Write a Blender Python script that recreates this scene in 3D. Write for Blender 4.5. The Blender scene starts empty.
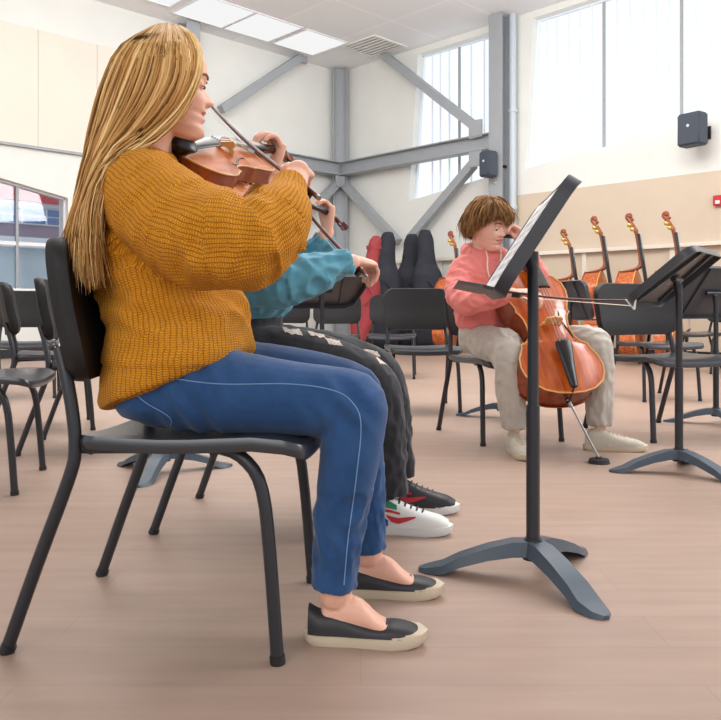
import bpy, bmesh, math, random
import numpy as np
from mathutils import Vector, Matrix, Euler, noise
from mathutils.geometry import tessellate_polygon

C = bpy.context.scene.collection
PI = math.pi
V = Vector
random.seed(7)

# ------------------------------------------------------------------ camera
F, CX, HY, H = 775.0, 360.5, 309.0, 0.655
cam_data = bpy.data.cameras.new('camera')
cam = bpy.data.objects.new('camera', cam_data)
C.objects.link(cam)
cam.location = (0, 0, H)
cam.rotation_euler = (PI/2, 0, 0)
cam_data.sensor_width = 36.0
cam_data.lens = 36.0*F/721.0
cam_data.shift_y = -(360-HY)/721.0
cam_data.clip_start = 0.05
bpy.context.scene.camera = cam

# ------------------------------------------------------------------ light
scene = bpy.context.scene
scene.view_settings.view_transform = 'Standard'
scene.view_settings.look = 'None'
scene.view_settings.gamma = 1.0
scene.view_settings.use_curve_mapping = False
scene.view_settings.exposure = -0.05
world = bpy.data.worlds.new('world'); scene.world = world
world.use_nodes = True
wn = world.node_tree.nodes; wl = world.node_tree.links
bg = wn['Background']
bg.inputs['Color'].default_value = (0.93, 0.96, 1.0, 1)
bg.inputs['Strength'].default_value = 0.95

def area_light(name, loc, target, sx, sy, power, col=(1, 1, 1)):
    ld = bpy.data.lights.new(name, 'AREA'); ld.shape = 'RECTANGLE'
    ld.size = sx; ld.size_y = sy; ld.energy = power; ld.color = col
    o = bpy.data.objects.new(name, ld); C.objects.link(o)
    o.location = loc
    o.rotation_euler = (V(target)-V(loc)).to_track_quat('-Z', 'Y').to_euler()
    return o
area_light('daylight_behind', (-2.0, -3.5, 3.6), (-0.1, 2.0, 0.6), 4.0, 2.5, 120, (1, 0.98, 0.95))
area_light('daylight_windows', (6.3, 3.6, 3.9), (0.3, 3.0, 0.4), 5.0, 1.8, 300, (0.95, 0.98, 1.0))
area_light('added_ceiling_fill', (0.0, 5.6, 4.1), (0.0, 8.6, 8.1), 7.0, 1.0, 330, (0.98, 0.99, 1.0))  # added fill with no fixture behind it, aimed up to brighten the ceiling
area_light('ceiling_panels', (0.0, 6.0, 4.9), (0.0, 6.0, 0.0), 5.0, 5.0, 240, (1, 0.98, 0.95))

# ------------------------------------------------------------------ helpers
def P(px, py, d):
    return V(((px-CX)/F*d, d, H+(HY-py)/F*d))

def srgb(r, g, b):
    f = lambda c: (c/255/12.92) if c/255 <= 0.04045 else ((c/255+0.055)/1.055)**2.4
    return (f(r), f(g), f(b), 1)

def link(name, me, mats=None, parent=None):
    o = bpy.data.objects.new(name, me)
    C.objects.link(o)
    if mats is not None:
        for m in (mats if isinstance(mats, (list, tuple)) else [mats]):
            me.materials.append(m)
    if parent is not None:
        o.parent = parent
    return o

def obj(name, bm, mats, parent=None, smooth=True, angle=None):
    bmesh.ops.recalc_face_normals(bm, faces=bm.faces[:])
    me = bpy.data.meshes.new(name)
    bm.to_mesh(me); bm.free()
    if smooth:
        me.polygons.foreach_set('use_smooth', [True]*len(me.polygons))
        me.set_sharp_from_angle(angle=math.radians(angle or 38))
    return link(name, me, mats, parent)

def thing(name, label, cat, loc=(0, 0, 0), rz=0.0, group=None):
    o = bpy.data.objects.new(name, None); C.objects.link(o)
    o.location = loc; o.rotation_euler = (0, 0, rz)
    o.empty_display_size = 0.1
    tag(o, label, cat, group)
    return o

def tag(o, label=None, cat=None, group=None):
    if label: o['label'] = label
    if cat: o['category'] = cat
    if group: o['group'] = group
    return o

def struct(name, bm, m, parent=None, smooth=False):
    o = obj(name, bm, m, parent, smooth)
    if parent is None: o['kind'] = 'structure'
    return o

def copy_tree(o, parent=None):
    c = o.copy(); C.objects.link(c)
    if parent is not None: c.parent = parent
    for ch in list(o.children):
        copy_tree(ch, c)
    return c

def box(bm, c, s, R=None):
    g = bmesh.ops.create_cube(bm, size=1.0)
    M = Matrix.Translation(V(c)) @ ((R.to_4x4() if R is not None else Matrix.Identity(4))) @ Matrix.Diagonal((s[0], s[1], s[2], 1))
    bmesh.ops.transform(bm, matrix=M, verts=g['verts'])
    return g['verts']

def bar(bm, a, b, w, h, up=(0, 0, 1)):
    a, b = V(a), V(b); x = (b-a); L = x.length; x.normalize()
    z = V(up); z = (z-x*z.dot(x))
    if z.length < 1e-4: z = V((0, 1, 0)); z = z-x*z.dot(x)
    z.normalize(); y = z.cross(x)
    R = Matrix((x, y, z)).transposed()
    return box(bm, (a+b)/2, (L, w, h), R)

def catmull(pts, n):
    pts = [np.array(p, float) for p in pts]
    if len(pts) == 2:
        return [pts[0]*(1-t)+pts[1]*t for t in np.linspace(0, 1, n+1)]
    out = []
    P0 = [2*pts[0]-pts[1]]+pts+[2*pts[-1]-pts[-2]]
    for i in range(len(pts)-1):
        p0, p1, p2, p3 = P0[i:i+4]
        for k in range(n):
            t = k/n
            out.append(0.5*((2*p1)+(-p0+p2)*t+(2*p0-5*p1+4*p2-p3)*t*t+(-p0+3*p1-3*p2+p3)*t**3))
    out.append(pts[-1])
    return out

def ringmesh(bm, rings, cap=True, closed=True):
    vs = [[bm.verts.new(tuple(p)) for p in r] for r in rings]
    n = len(vs[0])
    for a, b in zip(vs[:-1], vs[1:]):
        for i in range(n if closed else n-1):
            j = (i+1) % n
            try: bm.faces.new((a[i], a[j], b[j], b[i]))
            except ValueError: pass
    if cap and closed:
        bm.faces.new(vs[0][::-1]); bm.faces.new(vs[-1])
    return vs

def tube(bm, pts, r, n=10, sub=1, rounded=False):
    """round tube through points; r a number or a list per point"""
    if not isinstance(r, (list, tuple)): r = [r]*len(pts)
    data = [tuple(p)+(rr,) for p, rr in zip(pts, r)]
    if sub > 1: data = catmull(data, sub)
    pts = [V(d[:3]) for d in data]; rs = [max(float(d[3]), 1e-5) for d in data]
    if rounded:
        d0 = (pts[0]-pts[1]).normalized(); d1 = (pts[-1]-pts[-2]).normalized()
        for s in (0.5, 0.87, 0.99):
            pass
        a = [(pts[0]+d0*rs[0]*math.sin(t), rs[0]*math.cos(t)) for t in (1.45, 1.0, 0.5)]
        b = [(pts[-1]+d1*rs[-1]*math.sin(t), rs[-1]*math.cos(t)) for t in (0.5, 1.0, 1.45)]
        pts = [p for p, _ in a]+pts+[p for p, _ in b]
        rs = [q for _, q in a]+rs+[q for _, q in b]
    rings = []
    t0 = (pts[1]-pts[0]).normalized()
    up = V((0, 0, 1)) if abs(t0.z) < 0.9 else V((1, 0, 0))
    x = t0.cross(up).normalized()
    for i, p in enumerate(pts):
        if i == 0: t = pts[1]-pts[0]
        elif i == len(pts)-1: t = pts[-1]-pts[-2]
        else: t = (pts[i+1]-pts[i]).normalized()+(pts[i]-pts[i-1]).normalized()
        t.normalize()
        x = (x-t*x.dot(t))
        if x.length < 1e-6: x = t.orthogonal()
        x.normalize(); y = t.cross(x)
        rings.append([p+x*(rs[i]*math.cos(2*PI*k/n))+y*(rs[i]*math.sin(2*PI*k/n)) for k in range(n)])
    ringmesh(bm, rings)

def loft(bm, secs, n=28, sub=4, sq=2.0, dome=True, df=0.45):
    """secs: (center, A, B) half axis vectors; smooth interpolated elliptical loft with domed ends"""
    data = [tuple(c)+tuple(A)+tuple(B) for c, A, B in secs]
    if sub > 1: data = catmull(data, sub)
    rings = []
    def ring(c, A, B, s=1.0):
        out = []
        for k in range(n):
            a = 2*PI*k/n; ca, sa = math.cos(a), math.sin(a)
            e = 2.0/sq
            out.append(c+A*(s*math.copysign(abs(ca)**e, ca))+B*(s*math.copysign(abs(sa)**e, sa)))
        return out
    D = [(V(d[0:3]), V(d[3:6]), V(d[6:9])) for d in data]
    if dome:
        for (c, A, B), (c2, _, _), first in ((D[0], D[1], True), (D[-1], D[-2], False)):
            nrm = A.cross(B).normalized(); dirn = (c-c2)
            if nrm.dot(dirn) < 0: nrm = -nrm
            r = min(A.length, B.length)*df
            extra = [ring(c+nrm*(r*math.sin(t)), A, B, math.cos(t)) for t in (0.5, 1.0, 1.4)]
            if first: rings = extra[::-1]+rings+[]
            else: tail = extra
        rings = rings+[ring(*d) for d in D]+tail
    else:
        rings = [ring(*d) for d in D]
    ringmesh(bm, rings)

def ball(bm, c, r, seg=16):
    if not isinstance(r, (tuple, list)): r = (r, r, r)
    g = bmesh.ops.create_uvsphere(bm, u_segments=seg, v_segments=max(8, seg//2+2), radius=1.0)
    bmesh.ops.transform(bm, matrix=Matrix.Translation(V(c)) @ Matrix.Diagonal((r[0], r[1], r[2], 1)), verts=g['verts'])
    return g['verts']

def prism(bm, outline, to3, z0, z1):
    """outline 2D list; to3(u, v, w) -> point"""
    a = [bm.verts.new(tuple(to3(u, v, z0))) for u, v in outline]
    b = [bm.verts.new(tuple(to3(u, v, z1))) for u, v in outline]
    n = len(a)
    bm.faces.new(a[::-1]); bm.faces.new(b)
    for i in range(n):
        j = (i+1) % n
        bm.faces.new((a[i], a[j], b[j], b[i]))

def panel(bm, w, h, r, t, fn, rings=(1, 0.985, 0.95, 0.8, 0.6, 0.4, 0.2), edge=0.35, ncorner=8):
    """rounded rectangular slab: fn(u, v, k) -> 3D point, k offset along thickness"""
    out = []
    for cx, cy, a0 in ((w/2-r, h/2-r, 0), (-w/2+r, h/2-r, PI/2), (-w/2+r, -h/2+r, PI), (w/2-r, -h/2+r, 1.5*PI)):
        for k in range(ncorner+1):
            a = a0+PI/2*k/ncorner
            out.append((cx+r*math.cos(a), cy+r*math.sin(a)))
        # straight run to next corner gets extra points
        nx = {0: (-1, 0), 1: (0, -1), 2: (1, 0), 3: (0, 1)}[round(a0/(PI/2))]
        L = (w-2*r) if nx[0] else (h-2*r)
        px, py = out[-1]
        for k in range(1, 6):
            out.append((px+nx[0]*L*k/6, py+nx[1]*L*k/6))
    n = len(out)
    prof = [(s, 0.0 if i else -edge*t) for i, s in enumerate(rings)]
    top = [[bm.verts.new(tuple(fn(u*s, v*s, kk))) for u, v in out] for s, kk in prof]
    bot = [[bm.verts.new(tuple(fn(u*s, v*s, -t-(-edge*t if i == 0 else 0)))) for u, v in out] for i, (s, kk) in enumerate(prof)]
    for L in (top, bot):
        for a, b in zip(L[:-1], L[1:]):
            for i in range(n):
                j = (i+1) % n
                bm.faces.new((a[i], a[j], b[j], b[i]))
    ct = bm.verts.new(tuple(fn(0, 0, 0))); cb = bm.verts.new(tuple(fn(0, 0, -t)))
    for i in range(n):
        j = (i+1) % n
        bm.faces.new((top[-1][i], top[-1][j], ct)); bm.faces.new((bot[-1][j], bot[-1][i], cb))
        bm.faces.new((top[0][j], top[0][i], bot[0][i], bot[0][j]))

# ------------------------------------------------------------------ materials
def mat(name, col, rough=0.5, metal=0.0, spec=0.5, noise_amt=0.0, nscale=20, bump=0.0, bscale=100, coat=0.0, sss=0.0, emit=None, estr=0.0, stretch=None, col2=None, trans=0.0):
    m = bpy.data.materials.new(name); m.use_nodes = True
    N = m.node_tree.nodes; L = m.node_tree.links
    b = N['Principled BSDF']
    b.inputs['Base Color'].default_value = col
    b.inputs['Roughness'].default_value = rough
    b.inputs['Metallic'].default_value = metal
    b.inputs['Specular IOR Level'].default_value = spec
    b.inputs['Coat Weight'].default_value = coat
    b.inputs['Coat Roughness'].default_value = 0.12
    if sss:
        b.inputs['Subsurface Weight'].default_value = sss
        b.inputs['Subsurface Radius'].default_value = (0.012, 0.005, 0.003)
        b.inputs['Subsurface Scale'].default_value = 1.0
    if emit:
        b.inputs['Emission Color'].default_value = emit
        b.inputs['Emission Strength'].default_value = estr
    if trans: b.inputs['Transmission Weight'].default_value = trans
    tc = N.new('ShaderNodeTexCoord'); mp = N.new('ShaderNodeMapping')
    L.new(tc.outputs['Object'], mp.inputs['Vector'])
    if stretch: mp.inputs['Scale'].default_value = stretch
    if noise_amt or col2:
        nz = N.new('ShaderNodeTexNoise'); nz.inputs['Scale'].default_value = nscale
        nz.inputs['Detail'].default_value = 5
        L.new(mp.outputs['Vector'], nz.inputs['Vector'])
        rp = N.new('ShaderNodeValToRGB')
        rp.color_ramp.elements[0].position = 0.32; rp.color_ramp.elements[1].position = 0.68
        a = noise_amt
        c2 = col2 or tuple(min(1, c*(1+a)) for c in col[:3])+(1,)
        c1 = tuple(c*(1-a) for c in col[:3])+(1,)
        rp.color_ramp.elements[0].color = c1; rp.color_ramp.elements[1].color = c2
        L.new(nz.outputs['Fac'], rp.inputs['Fac'])
        L.new(rp.outputs['Color'], b.inputs['Base Color'])
    if bump:
        nb = N.new('ShaderNodeTexNoise'); nb.inputs['Scale'].default_value = bscale
        nb.inputs['Detail'].default_value = 3
        L.new(mp.outputs['Vector'], nb.inputs['Vector'])
        bp = N.new('ShaderNodeBump'); bp.inputs['Strength'].default_value = bump
        bp.inputs['Distance'].default_value = 0.01
        L.new(nb.outputs['Fac'], bp.inputs['Height'])
        L.new(bp.outputs['Normal'], b.inputs['Normal'])
    return m

M = {}
M['wall_white'] = mat('wall_white', srgb(232, 232, 226), 0.8, noise_amt=0.015, nscale=3)
M['tan'] = mat('wall_tan', srgb(212, 195, 174), 0.75, noise_amt=0.02, nscale=2)
M['tan_light'] = mat('wall_cream', srgb(232, 224, 210), 0.75, noise_amt=0.02, nscale=2)
M['grey_steel'] = mat('painted_steel', srgb(160, 164, 168), 0.5, noise_amt=0.03, nscale=6)
M['chair_plastic'] = mat('black_plastic', srgb(36, 34, 35), 0.55, spec=0.3, noise_amt=0.05, nscale=30, bump=0.12, bscale=900)
M['seat_plastic'] = mat('black_plastic_seat', srgb(48, 50, 56), 0.28, spec=0.7, noise_amt=0.05, nscale=30)
M['leg_metal'] = mat('black_metal', srgb(40, 41, 46), 0.38, noise_amt=0.05)
M['glide'] = mat('glide', srgb(30, 30, 32), 0.5)
M['stand_metal'] = mat('stand_metal', srgb(44, 46, 52), 0.36, noise_amt=0.04)
M['stand_base'] = mat('stand_base', srgb(70, 82, 94), 0.38, noise_amt=0.04)
M['desk'] = mat('stand_desk', srgb(58, 60, 66), 0.4, noise_amt=0.05, bump=0.06, bscale=700)
M['paper'] = mat('paper', srgb(240, 241, 243), 0.7)
M['ink'] = mat('ink', srgb(214, 214, 216), 0.7)
M['ebony'] = mat('ebony', srgb(24, 22, 24), 0.3)
M['white_plastic'] = mat('white_plastic', srgb(235, 235, 238), 0.4)
M['steel'] = mat('steel', srgb(150, 148, 148), 0.4, metal=0.9)
M['brass'] = mat('brass', srgb(215, 175, 95), 0.3, metal=0.85)
M['rubber'] = mat('rubber', srgb(35, 34, 36), 0.7)
M['string'] = mat('string', srgb(200, 200, 205), 0.3, metal=0.8)
M['maple'] = mat('maple', srgb(222, 178, 112), 0.4, noise_amt=0.1)
M['bowstick'] = mat('bowstick', srgb(92, 38, 28), 0.45)
M['bowhair'] = mat('bowhair', srgb(238, 226, 205), 0.6)
M['skin_f'] = mat('skin_warm', srgb(232, 178, 154), 0.48, sss=0.12, noise_amt=0.04, nscale=30)
M['skin_m'] = mat('skin_pink', srgb(234, 184, 164), 0.5, sss=0.12, noise_amt=0.04, nscale=30)
M['lips'] = mat('lips', srgb(190, 100, 95), 0.4, sss=0.1)
M['lips_m'] = mat('lips_pale', srgb(200, 125, 115), 0.45, sss=0.1)
M['eye_white'] = mat('eye_white', srgb(235, 232, 228), 0.2)
M['iris'] = mat('iris', srgb(60, 50, 45), 0.2)
M['lash'] = mat('lash', srgb(60, 40, 32), 0.7)
M['brow'] = mat('brow', srgb(130, 90, 55), 0.8)
M['case_black'] = mat('case_black', srgb(40, 42, 52), 0.75, noise_amt=0.15, nscale=14, bump=0.5, bscale=14)
M['case_red'] = mat('case_red', srgb(150, 52, 58), 0.7, noise_amt=0.1, nscale=12, bump=0.5, bscale=14)
M['speaker'] = mat('speaker_grey', srgb(66, 74, 86), 0.6, bump=0.2, bscale=600)
M['red'] = mat('alarm_red', srgb(200, 40, 44), 0.4)
M['metal_pipe'] = mat('pipe', srgb(190, 200, 206), 0.4)

def varnish(name, c1, c2, sc=9, rough=0.22):
    m = mat(name, c1, rough, col2=c2, nscale=sc, stretch=(1.0, 7.0, 3.0), coat=0.25)
    return m
M['cello_wood'] = varnish('cello_varnish', srgb(156, 62, 20), srgb(200, 98, 36))
M['cello_rib'] = varnish('cello_rib', srgb(120, 46, 20), srgb(160, 70, 28))
M['violin_wood'] = varnish('violin_varnish', srgb(160, 78, 32), srgb(200, 114, 54), rough=0.5)
M['violin_wood'].node_tree.nodes['Principled BSDF'].inputs['Coat Weight'].default_value = 0.03
M['violin_wood'].node_tree.nodes['Principled BSDF'].inputs['Specular IOR Level'].default_value = 0.25
M['violin_rib'] = varnish('violin_rib', srgb(130, 62, 30), srgb(165, 86, 44))
M['bass_wood'] = varnish('bass_varnish', srgb(176, 84, 36), srgb(226, 140, 72), rough=0.3)
M['bass_rib'] = varnish('bass_rib', srgb(150, 58, 26), srgb(220, 124, 60), rough=0.3)
M['edge'] = mat('plate_edge', srgb(222, 168, 100), 0.35)
M['neck_wood'] = mat('neck_wood', srgb(150, 78, 46), 0.3, coat=0.3, noise_amt=0.1)
M['neck_dark'] = mat('neck_dark', srgb(96, 36, 30), 0.3, coat=0.4, noise_amt=0.1)

def floor_mat():
    m = bpy.data.materials.new('vinyl_floor'); m.use_nodes = True
    N = m.node_tree.nodes; L = m.node_tree.links; b = N['Principled BSDF']
    tc = N.new('ShaderNodeTexCoord')
    mp = N.new('ShaderNodeMapping'); mp.inputs['Rotation'].default_value = (0, 0, 0.0)
    L.new(tc.outputs['Object'], mp.inputs['Vector'])
    br = N.new('ShaderNodeTexBrick')
    br.inputs['Scale'].default_value = 1.0
    br.inputs['Brick Width'].default_value = 1.2; br.inputs['Row Height'].default_value = 0.15
    br.inputs['Mortar Size'].default_value = 0.0015; br.inputs['Mortar Smooth'].default_value = 0.3
    br.inputs['Color1'].default_value = srgb(174, 149, 134)
    br.inputs['Color2'].default_value = srgb(170, 145, 130)
    br.inputs['Mortar'].default_value = srgb(164, 139, 125)
    L.new(mp.outputs['Vector'], br.inputs['Vector'])
    mp2 = N.new('ShaderNodeMapping'); mp2.inputs['Scale'].default_value = (1.2, 9, 1)
    L.new(tc.outputs['Object'], mp2.inputs['Vector'])
    nz = N.new('ShaderNodeTexNoise'); nz.inputs['Scale'].default_value = 2.2; nz.inputs['Detail'].default_value = 6
    L.new(mp2.outputs['Vector'], nz.inputs['Vector'])
    rp = N.new('ShaderNodeValToRGB')
    rp.color_ramp.elements[0].position = 0.3; rp.color_ramp.elements[0].color = (0.88, 0.87, 0.86, 1)
    rp.color_ramp.elements[1].position = 0.7; rp.color_ramp.elements[1].color = (1.03, 1.02, 1.01, 1)
    L.new(nz.outputs['Fac'], rp.inputs['Fac'])
    mx = N.new('ShaderNodeMix'); mx.data_type = 'RGBA'; mx.blend_type = 'MULTIPLY'
    mx.inputs[0].default_value = 1.0
    L.new(br.outputs['Color'], mx.inputs[6]); L.new(rp.outputs['Color'], mx.inputs[7])
    L.new(mx.outputs[2], b.inputs['Base Color'])
    b.inputs['Roughness'].default_value = 0.42
    b.inputs['Specular IOR Level'].default_value = 0.4
    return m
M['floor'] = floor_mat()

def ceiling_mat():
    m = bpy.data.materials.new('ceiling_tiles'); m.use_nodes = True
    N = m.node_tree.nodes; L = m.node_tree.links; b = N['Principled BSDF']
    tc = N.new('ShaderNodeTexCoord')
    br = N.new('ShaderNodeTexBrick'); br.offset = 0.0
    br.inputs['Scale'].default_value = 1.0
    br.inputs['Brick Width'].default_value = 1.22; br.inputs['Row Height'].default_value = 1.22
    br.inputs['Mortar Size'].default_value = 0.018
    br.inputs['Color1'].default_value = srgb(240, 241, 242)
    br.inputs['Color2'].default_value = srgb(236, 237, 239)
    br.inputs['Mortar'].default_value = srgb(250, 250, 250)
    L.new(tc.outputs['Object'], br.inputs['Vector'])
    L.new(br.outputs['Color'], b.inputs['Base Color'])
    b.inputs['Roughness'].default_value = 0.85
    return m
M['ceiling'] = ceiling_mat()

def emit_mat(name, col, s):
    m = bpy.data.materials.new(name); m.use_nodes = True
    N = m.node_tree.nodes; L = m.node_tree.links
    for n in list(N):
        if n.type == 'BSDF_PRINCIPLED': N.remove(n)
    e = N.new('ShaderNodeEmission'); e.inputs['Color'].default_value = col; e.inputs['Strength'].default_value = s
    L.new(e.outputs[0], N['Material Output'].inputs['Surface'])
    return m
M['panel_glow'] = emit_mat('translucent_daylight_panel', (0.90, 0.95, 1.0, 1), 1.15)
M['lamp_glow'] = emit_mat('lamp_diffuser', (1, 1, 1, 1), 0.95)

def cloth(name, c1, c2, kind='plain', rough=0.85, scale=1.0, bumpd=0.004):
    """fabric whose weave follows the garment's own UV map (metres along and around each limb)"""
    m = bpy.data.materials.new(name); m.use_nodes = True
    N = m.node_tree.nodes; L = m.node_tree.links; b = N['Principled BSDF']
    b.inputs['Roughness'].default_value = rough
    b.inputs['Specular IOR Level'].default_value = 0.2
    b.inputs['Sheen Weight'].default_value = 0.04 if kind == 'knit' else 0.2
    uv = N.new('ShaderNodeUVMap'); uv.uv_map = 'UVMap'
    tc = N.new('ShaderNodeTexCoord')
    nz = N.new('ShaderNodeTexNoise'); nz.inputs['Scale'].default_value = 60*scale; nz.inputs['Detail'].default_value = 4
    L.new(tc.outputs['Object'], nz.inputs['Vector'])
    def math_(op, a, bb=None, val=None):
        n = N.new('ShaderNodeMath'); n.operation = op
        if isinstance(a, (int, float)): n.inputs[0].default_value = a
        else: L.new(a, n.inputs[0])
        if bb is not None:
            if isinstance(bb, (int, float)): n.inputs[1].default_value = bb
            else: L.new(bb, n.inputs[1])
        return n.outputs[0]
    if kind == 'knit':
        sp = N.new('ShaderNodeSeparateXYZ'); L.new(uv.outputs[0], sp.inputs[0])
        u, v = sp.outputs[0], sp.outputs[1]
        nd = N.new('ShaderNodeTexNoise'); nd.inputs['Scale'].default_value = 25; L.new(tc.outputs['Object'], nd.inputs['Vector'])
        dis = math_('MULTIPLY', math_('SUBTRACT', nd.outputs['Fac'], 0.5), 0.010)
        uu = math_('ADD', u, dis); vv = math_('ADD', v, dis)
        col_w, row_h = 0.0088, 0.0046
        fu = math_('PINGPONG', math_('DIVIDE', uu, col_w), 0.5)          # 0 at column edge, .5 centre
        ph = math_('ADD', math_('MULTIPLY', vv, 2*PI/row_h), math_('MULTIPLY', fu, 6.0))
        st = math_('ADD', math_('MULTIPLY', math_('SINE', ph), 0.5), 0.5)
        groove = math_('MINIMUM', math_('MULTIPLY', fu, 5.0), 1.0)
        hgt = math_('MULTIPLY', math_('ADD', math_('MULTIPLY', st, 0.75), 0.25), groove)
        hgt2 = math_('ADD', hgt, math_('MULTIPLY', nz.outputs['Fac'], 0.5))
        rp = N.new('ShaderNodeValToRGB')
        rp.color_ramp.elements[0].position = 0.05; rp.color_ramp.elements[1].position = 1.0
        rp.color_ramp.elements[0].color = c1; rp.color_ramp.elements[1].color = c2
        L.new(hgt2, rp.inputs['Fac']); L.new(rp.outputs['Color'], b.inputs['Base Color'])  # highlight on stitch tops and shade in grooves put into the yarn colour
        height = hgt2
    else:
        rp = N.new('ShaderNodeValToRGB')
        rp.color_ramp.elements[0].position = 0.3; rp.color_ramp.elements[1].position = 0.7
        rp.color_ramp.elements[0].color = c1; rp.color_ramp.elements[1].color = c2
        nl = N.new('ShaderNodeTexNoise'); nl.inputs['Scale'].default_value = 7; nl.inputs['Detail'].default_value = 8
        nl.inputs['Roughness'].default_value = 0.65
        L.new(tc.outputs['Object'], nl.inputs['Vector'])
        L.new(nl.outputs['Fac'], rp.inputs['Fac']); L.new(rp.outputs['Color'], b.inputs['Base Color'])
        height = nz.outputs['Fac']
    bp = N.new('ShaderNodeBump'); bp.inputs['Distance'].default_value = bumpd
    bp.inputs['Strength'].default_value = 1.0 if kind == 'knit' else 0.25
    L.new(height, bp.inputs['Height']); L.new(bp.outputs['Normal'], b.inputs['Normal'])
    return m
M['knit'] = cloth('mustard_knit', srgb(146, 74, 6), srgb(234, 160, 40), 'knit', bumpd=0.0025)
M['denim'] = cloth('blue_denim', srgb(32, 64, 106), srgb(52, 88, 136))
M['black_denim'] = cloth('black_denim', srgb(40, 40, 44), srgb(60, 60, 64))
M['teal'] = cloth('teal_fleece', srgb(84, 146, 168), srgb(104, 168, 190))
M['pink'] = cloth('pink_fleece', srgb(224, 122, 116), srgb(238, 142, 134))
M['greypants'] = cloth('grey_fleece', srgb(178, 170, 160), srgb(196, 188, 178))
M['thread'] = mat('denim_thread', srgb(112, 146, 184), 0.8)
M['frayed'] = mat('frayed_thread', srgb(214, 198, 186), 0.9, noise_amt=0.25, nscale=120)
M['cord'] = mat('hood_cord', srgb(240, 225, 210), 0.8)
M['shoe_white'] = mat('shoe_white', srgb(226, 226, 222), 0.55)
M['shoe_black'] = mat('shoe_black', srgb(42, 40, 44), 0.5)
M['shoe_red'] = mat('shoe_red', srgb(196, 40, 52), 0.5)
M['shoe_blue'] = mat('shoe_blue', srgb(36, 66, 168), 0.5)
M['shoe_green'] = mat('shoe_green', srgb(40, 130, 92), 0.5)
M['shoe_beige'] = mat('shoe_beige', srgb(196, 188, 172), 0.75, noise_amt=0.06, nscale=60, bump=0.3, bscale=400)
M['sole_beige'] = mat('sole_beige', srgb(206, 190, 166), 0.7)

def hair_mat(name, c_dark, c_mid, c_light):
    m = bpy.data.materials.new(name); m.use_nodes = True
    N = m.node_tree.nodes; L = m.node_tree.links; b = N['Principled BSDF']
    at = N.new('ShaderNodeAttribute'); at.attribute_name = 'lock'
    rp = N.new('ShaderNodeValToRGB')
    e = rp.color_ramp.elements
    e[0].position = 0.0; e[0].color = c_dark
    e[1].position = 1.0; e[1].color = c_light
    x = e.new(0.5); x.color = c_mid
    L.new(at.outputs['Fac'], rp.inputs['Fac']); L.new(rp.outputs['Color'], b.inputs['Base Color'])
    b.inputs['Roughness'].default_value = 0.55
    b.inputs['Specular IOR Level'].default_value = 0.2
    return m
M['blonde'] = hair_mat('blonde_hair', srgb(116, 78, 38), srgb(194, 144, 82), srgb(240, 206, 146))
M['brownhair'] = hair_mat('sandy_hair', srgb(86, 58, 32), srgb(138, 98, 58), srgb(180, 138, 88))
M['darkblonde'] = hair_mat('dark_hair', srgb(70, 52, 26), srgb(110, 84, 44), srgb(150, 120, 66))
# ================================================================== room
RU = V((0.7004, -0.7137, 0)); LU = V((-0.7137, -0.7005, 0))
D0 = 14.5
COR = V(((341-CX)/F*D0, D0, 0))
RN = V((-0.7137, -0.7004, 0))      # right wall's normal into the room
LN = V((0.7005, -0.7137, 0))       # left wall's normal into the room
CEIL = 5.08
def dR(x): return D0*741/(x+400)
def dL(x): return D0*809/(1150-x)
def R_uz(x, y):
    d = dR(x); X = (x-CX)/F*d
    return ((X-COR.x)/RU.x, H+(HY-y)/F*d)
def L_uz(x, y):
    d = dL(x); X = (x-CX)/F*d
    return ((X-COR.x)/LU.x, H+(HY-y)/F*d)
def RW(u, z, off=0.0): return COR+RU*u+RN*off+V((0, 0, z))
def LW(u, z, off=0.0): return COR+LU*u+LN*off+V((0, 0, z))

def wall(name, W, outer, holes, thick, m):
    loops = [[V((u, z, 0)) for u, z in outer]]+[[V((u, z, 0)) for u, z in h] for h in holes]
    tris = tessellate_polygon(loops)
    flat = [p for l in loops for p in l]
    bm = bmesh.new()
    a = [bm.verts.new(W(p.x, p.y, 0)) for p in flat]
    b = [bm.verts.new(W(p.x, p.y, -thick)) for p in flat]
    for t in tris:
        bm.faces.new([a[i] for i in t]); bm.faces.new([b[i] for i in t][::-1])
    k = 0
    for l in loops:
        n = len(l)
        for i in range(n):
            j = (i+1) % n
            bm.faces.new((a[k+i], a[k+j], b[k+j], b[k+i]))
        k += n
    return struct(name, bm, m)

# floor and ceiling
bm = bmesh.new()
fl = [COR+RN*0+V((0, 0, 0)), COR+RU*15, COR+RU*15+LU*15.2, COR+LU*15.2]
prism(bm, [(p.x, p.y) for p in fl], lambda u, v, w: V((u, v, w)), -0.1, 0.0)
struct('floor', bm, M['floor'])
bm = bmesh.new()
# tiles run along the walls: build in wall coordinates and rotate the object
box(bm, (7.5, 7.6, 0.05), (15, 15.2, 0.1))
o = struct('ceiling', bm, M['ceiling'])
o.matrix_world = Matrix(((RU.x, LU.x, 0, COR.x), (RU.y, LU.y, 0, COR.y), (0, 0, 1, CEIL), (0, 0, 0, 1)))

# right wall: trapezoid daylight openings as in the photograph
hole1 = [R_uz(409, 201), R_uz(494, 175), R_uz(494, 31), R_uz(418, 54)]
hole2 = [R_uz(524.5, 169.2), R_uz(676, 127.2), R_uz(900, 62), R_uz(900, -100), R_uz(533, 18)]
wall('wall_right', RW, [(0, 0), (15, 0), (15, CEIL), (0, CEIL)], [hole1, hole2], 0.3, M['wall_white'])
lh = [L_uz(68, 291), L_uz(-150, 291), L_uz(-150, 133), L_uz(68, 198)]
lz1 = lh[0][1]; lh[1] = (lh[1][0], lz1)
wall('wall_left', LW, [(0, 0), (15.2, 0), (15.2, CEIL), (0, CEIL)], [lh], 0.3, M['wall_white'])

M['rib_blue'] = mat('panel_rib', srgb(232, 240, 248), 0.5)
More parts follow.
